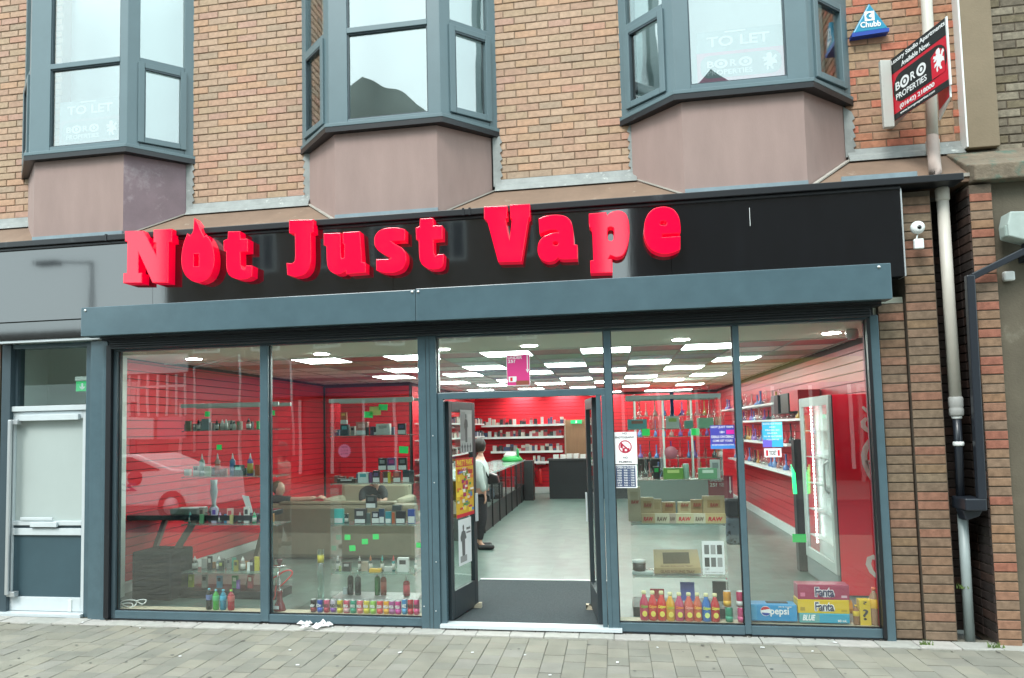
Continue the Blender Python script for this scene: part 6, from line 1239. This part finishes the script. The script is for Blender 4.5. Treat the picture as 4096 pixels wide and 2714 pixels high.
# ================================================================ BACK OF THE SHOP
t = thing('display_counter', 'long black counter with glass-fronted panels along the left of the aisle', 'counter', (-2.55,9,.03), 'shop counters')
box('base', -2.95, -2.22, 5.3, 12.6, .03, .42, black_m, t); box('worktop', -2.98, -2.2, 5.28, 12.62, .98, 1.02, M('pale_glass_top',(.45,.52,.50),.1), t, .004)
box('inner_back', -2.95, -2.93, 5.3, 12.6, .42, .98, M('dark_inner',(.06,.065,.065),.6), t)
for k in range(9):
    y = 5.3+k*.912; box('upright', -2.225, -2.20, y, y+.035, .03, .98, black_m, t)
    if k < 8: box('glass_front', -2.216, -2.21, y+.035, y+.912, .44, .97, glass_cab, t); box('stock', -2.75, -2.4, y+.2, y+.6, .43, .62, cmat(['b8b8b4','8a8c8a','9c5a58','6a7a8a'][k % 4]), t)
box('far_end', -2.20, -1.98, 12.2, 12.64, .03, 1.0, black_m, t)
t = thing('cash_counter', 'plain black counter front at the back of the shop', 'counter', (-.5,12.9,.03), 'shop counters'); box('front_panel', -1.62, 1.2, 12.65, 12.70, .03, .98, blackg_m, t); box('worktop', -1.66, 1.2, 12.62, 13.3, .98, 1.02, black_m, t)
t = thing('back_door', 'brown wooden door in the back wall', 'door', (-.9,14.35,.03)); box('leaf', -1.27, -.42, 14.33, 14.38, .03, 2.01, M('brown_door',(.24,.13,.065),.5,var=.1,vs=4,stretch=(4,4,.4)), t); box('frame', -1.31, -1.275, 14.31, 14.39, .03, 2.04, M('pale_frame',(.4,.3,.22),.6), t)
t = thing('far_exit_sign', 'small green exit sign over the brown back door', 'exit sign', (-1.0,14.28,1.93)); box('face', -1.13, -.83, 14.27, 14.29, 1.90, 2.0, gx, t); box('symbol', -1.0, -.96, 14.262, 14.269, 1.915, 1.985, white_p, t)
shz = [1.90,1.575,1.186,.90]; shx = [(-3.55,-1.30),(-3.62,-1.33),(-3.3,-1.36),(-2.2,-1.7)]
def relabel(row, fmt):
    for i, (o, wn) in enumerate(row):
        a = row[i-1][1] if i else None; b = row[i+1][1] if i+1 < len(row) else None
        o['label'] = fmt % (wn, 'between %s and %s ones' % (a, b) if a and b else ('leftmost, beside a %s one' % b if b else 'rightmost, beside a %s one' % a))
wc = [('c8c8c4','white'),('2c2c2e','black'),('9a9a98','grey'),('c0bcae','cream'),('3a4a68','blue'),('a04048','red'),('3c3c3a','charcoal')]
meshc = {}
for si, z in enumerate(shz):
    names = ('top','second','third','lowest'); x0, x1 = shx[si]
    sh = thing('wall_shelf', '%s white shelf on the red back wall' % names[si], 'shelf', ((x0+x1)/2,14.2,z), 'white shelves on the back wall'); box('board', x0, x1, 14.05, 14.395, z-.035, z, whiteplas, sh, .003); box('price_rail', x0, x1, 14.035, 14.049, z-.045, z+.012, whiteplas, sh)
    x = x0+.05; row = []; row2 = []
    while x < x1-.06:
        w0 = rnd.uniform(.045,.10); h0 = rnd.choice((.07,.09,.12,.12,.16,.2 if si == 0 else .14)); c, wn = rnd.choice(wc)
        if rnd.random() < .85:
            key = (round(w0,2), h0, c)
            if key not in meshc:
                o_ = MB().box(-key[0]/2, key[0]/2, -.05, .05, 0, h0).build('m', cmat(c)); meshc[key] = o_.data; bpy.data.objects.remove(o_)
            o = bpy.data.objects.new('product_box', meshc[key]); col.objects.link(o); o.location = (x+w0/2, 14.13+rnd.uniform(-.02,.02), z+.001)
            o['label'] = 'small %s boxed product in the crowd on the %s back-wall shelf' % (wn, names[si]); o['category'] = 'box'; o['group'] = 'boxed goods on the back-wall shelves, %s shelf, %s' % (names[si], wn); row.append((o, wn))
            if rnd.random() < .45 and h0 < .13:
                c2, wn2 = rnd.choice(wc); key = (round(w0,2), .07, c2)
                if key not in meshc:
                    o_ = MB().box(-key[0]/2, key[0]/2, -.05, .05, 0, .07).build('m', cmat(c2)); meshc[key] = o_.data; bpy.data.objects.remove(o_)
                o = bpy.data.objects.new('product_box', meshc[key]); col.objects.link(o); o.location = (x+w0/2, 14.14, z+h0+.002)
                o['label'] = 'small %s box stacked upper on the %s back-wall shelf' % (wn2, names[si]); o['category'] = 'box'; o['group'] = 'upper boxes on the back-wall shelves, %s shelf, %s' % (names[si], wn2); row2.append((o, wn2))
        x += w0+rnd.uniform(.0,.03)
    relabel(row, 'small %s box %s, '+names[si]+' back-wall shelf'); relabel(row2, 'small %s upper-layer box %s, '+names[si]+' back-wall shelf')
t = thing('fire_extinguisher', 'red fire extinguisher on the back wall below the shelves', 'extinguisher', (-2.0,14.3,.4)); MB().lathe([(.05,0),(.055,.02),(.055,.34),(.03,.40),(.02,.42)], (-2.0,14.3,.30), 14).build('cylinder', M('extinguisher_red',(.5,.02,.02),.3), t); MB().bar((-2.04,14.3,.74),(-1.95,14.27,.74),.03,.02).build('lever', black_m, t); MB().tube([(-2.03,14.3,.72),(-2.14,14.28,.6),(-2.10,14.28,.4)], .01, 6).build('hose', black_m, t)
tag(box('instruction_sign', -2.1, -1.85, 14.38, 14.39, .80, .88, paper_m), 'white instruction sign above the fire extinguisher', 'sign')
c = F(2057,1841,11.5); t = thing('green_bag', 'bright green and white bag heap on the long counter', 'bag', (c.x,11.5,1.02)); m = MB(); m.lathe([(.22,0),(.26,.05),(.18,.13),(.05,.17)], (c.x-.05,11.5,1.021), 12).build('heap', cmat('2c9a4c'), t); MB().lathe([(.14,0),(.18,.06),(.10,.14)], (c.x-.08,11.5,1.10), 10).build('white_pack', cmat('c8ccc4'), t); MB().lathe([(.03,0),(.03,.25),(.012,.32)], (c.x+.1,11.4,1.021), 10).build('bottle', cmat('1c8a4a'), t)
for k in range(7):
    x = -1.45+k*.17; o = MB().obox((x,12.95,1.021+.05),.13,.12,rnd.choice((.07,.1,.14)),rnd.uniform(-.3,.3)).build('white_pack', cmat('c8c8c4')); tag(o, 'white pack on the back black counter, %s' % ('at its left end' if k == 0 else 'right of the %s one' % ('first','second','third','fourth','fifth','sixth')[k-1]), 'pack', 'white packs on the back counter')
tag(MB().obox((-2.6,6.3,1.06),.34,.5,.08).build('paper_stack', cmat('c0c8c4')), 'pale stack of papers on the near end of the long counter', 'papers')
# things above the near counter seen beyond the left door leaf: side wall shelves
SB = {}
for k, (z, lab) in enumerate(((1.95,'highest'),(1.62,'second highest'),(1.25,'third'),(.95,'lowest'))):
    sh = thing('wall_shelf', '%s shelf on the side wall behind the open left door' % lab, 'shelf', (XH+.15,10,z), 'white shelves on the side wall'); box('board', XH+.0, XH+.32, 7.6, 14.0, z-.03, z, whiteplas, sh)
    y = 7.7
    while y < 13.9:
        w0 = rnd.uniform(.08,.16); h0 = rnd.choice((.09,.12,.15)); ci = rnd.randrange(len(wc)); SB.setdefault(ci, MB()).box(XH+.14,XH+.28,y,y+w0,z+.001,z+h0); y += w0+.02
for ci, m in SB.items(): tag(m.build('stocked_boxes', cmat(wc[ci][0])), 'mass of small %s boxes along the side-wall shelves behind the left door' % wc[ci][1], 'boxes', kind='stuff')
# right-hand shelves with glassware
gc = [(None,'clear'),('a87c78','rosy'),('5a7ab0','blue'),('b08a4c','amber'),('7a5aa0','violet'),('b03a40','red'),('3a3c40','black'),(None,'clear')]
for k, (z, ya, yb) in enumerate(((1.86,3.6,9.5),(1.50,4.6,11),(1.09,4.4,10.5),(2.12,5.5,12))):
    lab = ('second','third','lowest','top')[k]
    sh = thing('wall_shelf', '%s white shelf on the right slatwall' % lab, 'shelf', (XR-.15,(ya+yb)/2,z), 'white shelves on the right wall'); box('board', XR-.32, XR-.002, ya, yb, z-.03, z, whiteplas, sh)
    y = ya+.15; row = []
    while y < yb-.1:
        c, wn = rnd.choice(gc); h0 = rnd.uniform(.16,.30)
        if k == 3 and rnd.random() < .4: y += .3; continue
        t = bpy.data.objects.new('glass_water_pipe', None); col.objects.link(t); t.location = (XR-.17,y,z)
        t['label'] = '%s glass water pipe among those on the %s right-wall shelf' % (wn, lab); t['category'] = 'water pipe'; t['group'] = 'water pipes on the right wall, %s shelf, %s' % (lab, wn)
        it_pipe(t, XR-.17, y, z+.001, rnd.uniform(.035,.055), h0, c); row.append((t, wn)); y += rnd.uniform(.22,.34)
    relabel(row, '%s glass water pipe %s, '+lab+' right-wall shelf')
for k, (lab, y, z, c) in enumerate((('dark green square box on the upper right wall',4.5,2.10,'1c2c26'),('black square box on the upper right wall',5.2,2.10,'16181c'),('red square panel on the upper right wall',3.9,2.12,'a81c24'))):
    tag(box('display_box', XR-.30, XR-.02, y, y+.5, z-.16+.002, z+.12, cmat(c), None, .004), lab, 'box')
# free-standing glass island with pipes in the right half of the shop
IX0, IX1 = FX(2540,1800,9), FX(2890,1800,9)
it_ = thing('display_island', 'tall free-standing glass case of water pipes in the right half of the shop', 'display cabinet', ((IX0+IX1)/2,9.3,.03), 'glass display cabinets further inside')
box('base', IX0, IX1, 9.0, 9.6, .03, .72, M('grey_green_base',(.12,.15,.135),.4), it_); 
for a, b in [(IX0+k*(IX1-IX0-.04)/3, IX0+k*(IX1-IX0-.04)/3+.04) for k in range(4)]: box('post', a, b, 9.0, 9.03, .72, 2.35, M('white_post',(.5,.56,.53),.4), it_)
box('top', IX0, IX1, 9.0, 9.6, 2.35, 2.40, M('white_post',(.5,.56,.53),.4), it_)
for z in (1.15,1.58,2.0): box('glass_shelf', IX0+.01, IX1-.01, 9.02, 9.58, z-.01, z, M('green_glass_edge',(.22,.34,.29),.15,alpha=.55), it_)
for z in (.72,1.15,1.58,2.0):
    x = IX0+.12; row = []
    while x < IX1-.1:
        c, wn = rnd.choice(gc); t = bpy.data.objects.new('glass_water_pipe', None); col.objects.link(t); t.location = (x,9.3,z)
        t['label'] = '%s glass water pipe among those in the free-standing case, shelf at %s' % (wn, {.72:'the base',1.15:'waist height',1.58:'chest height',2.0:'the top'}[z]); t['category'] = 'water pipe'; t['group'] = 'water pipes in the free-standing case, %s, %.1f' % (wn, z)
        it_pipe(t, x, 9.2+rnd.uniform(0,.2), z+.001, rnd.uniform(.03,.05), rnd.uniform(.26,.36), c); row.append((t, wn)); x += rnd.uniform(.13,.2)
    relabel(row, '%s glass water pipe %s, case at '+{.72:'the base',1.15:'waist height',1.58:'chest height',2.0:'the top'}[z])
tag(box('white_socket', XR-.016, XR-.002, 4.75, 4.84, .62, .74, whiteplas), 'white wall socket low on the right slatwall', 'socket')
t = thing('coat_stand', 'dark bag over a blue patterned cloth hanging beside the third window', 'stand', (1.35,2.6,.03)); c = F(2935,2035,2.6)
MB().box(c.x-.10,c.x+.09,2.55,2.70,c.z-.10,c.z+.13).build('bag', black_m, t, .04); MB().box(c.x-.10,c.x+.08,2.56,2.66,c.z-.42,c.z-.105).build('cloth', M('denim_camo',(.12,.16,.19),.9,dirt=('1a2026',16,.5)), t, .03); MB().tube([(c.x+.09,2.6,.03),(c.x+.08,2.6,c.z+.12)], .012, 6).build('pole', black_m, t)
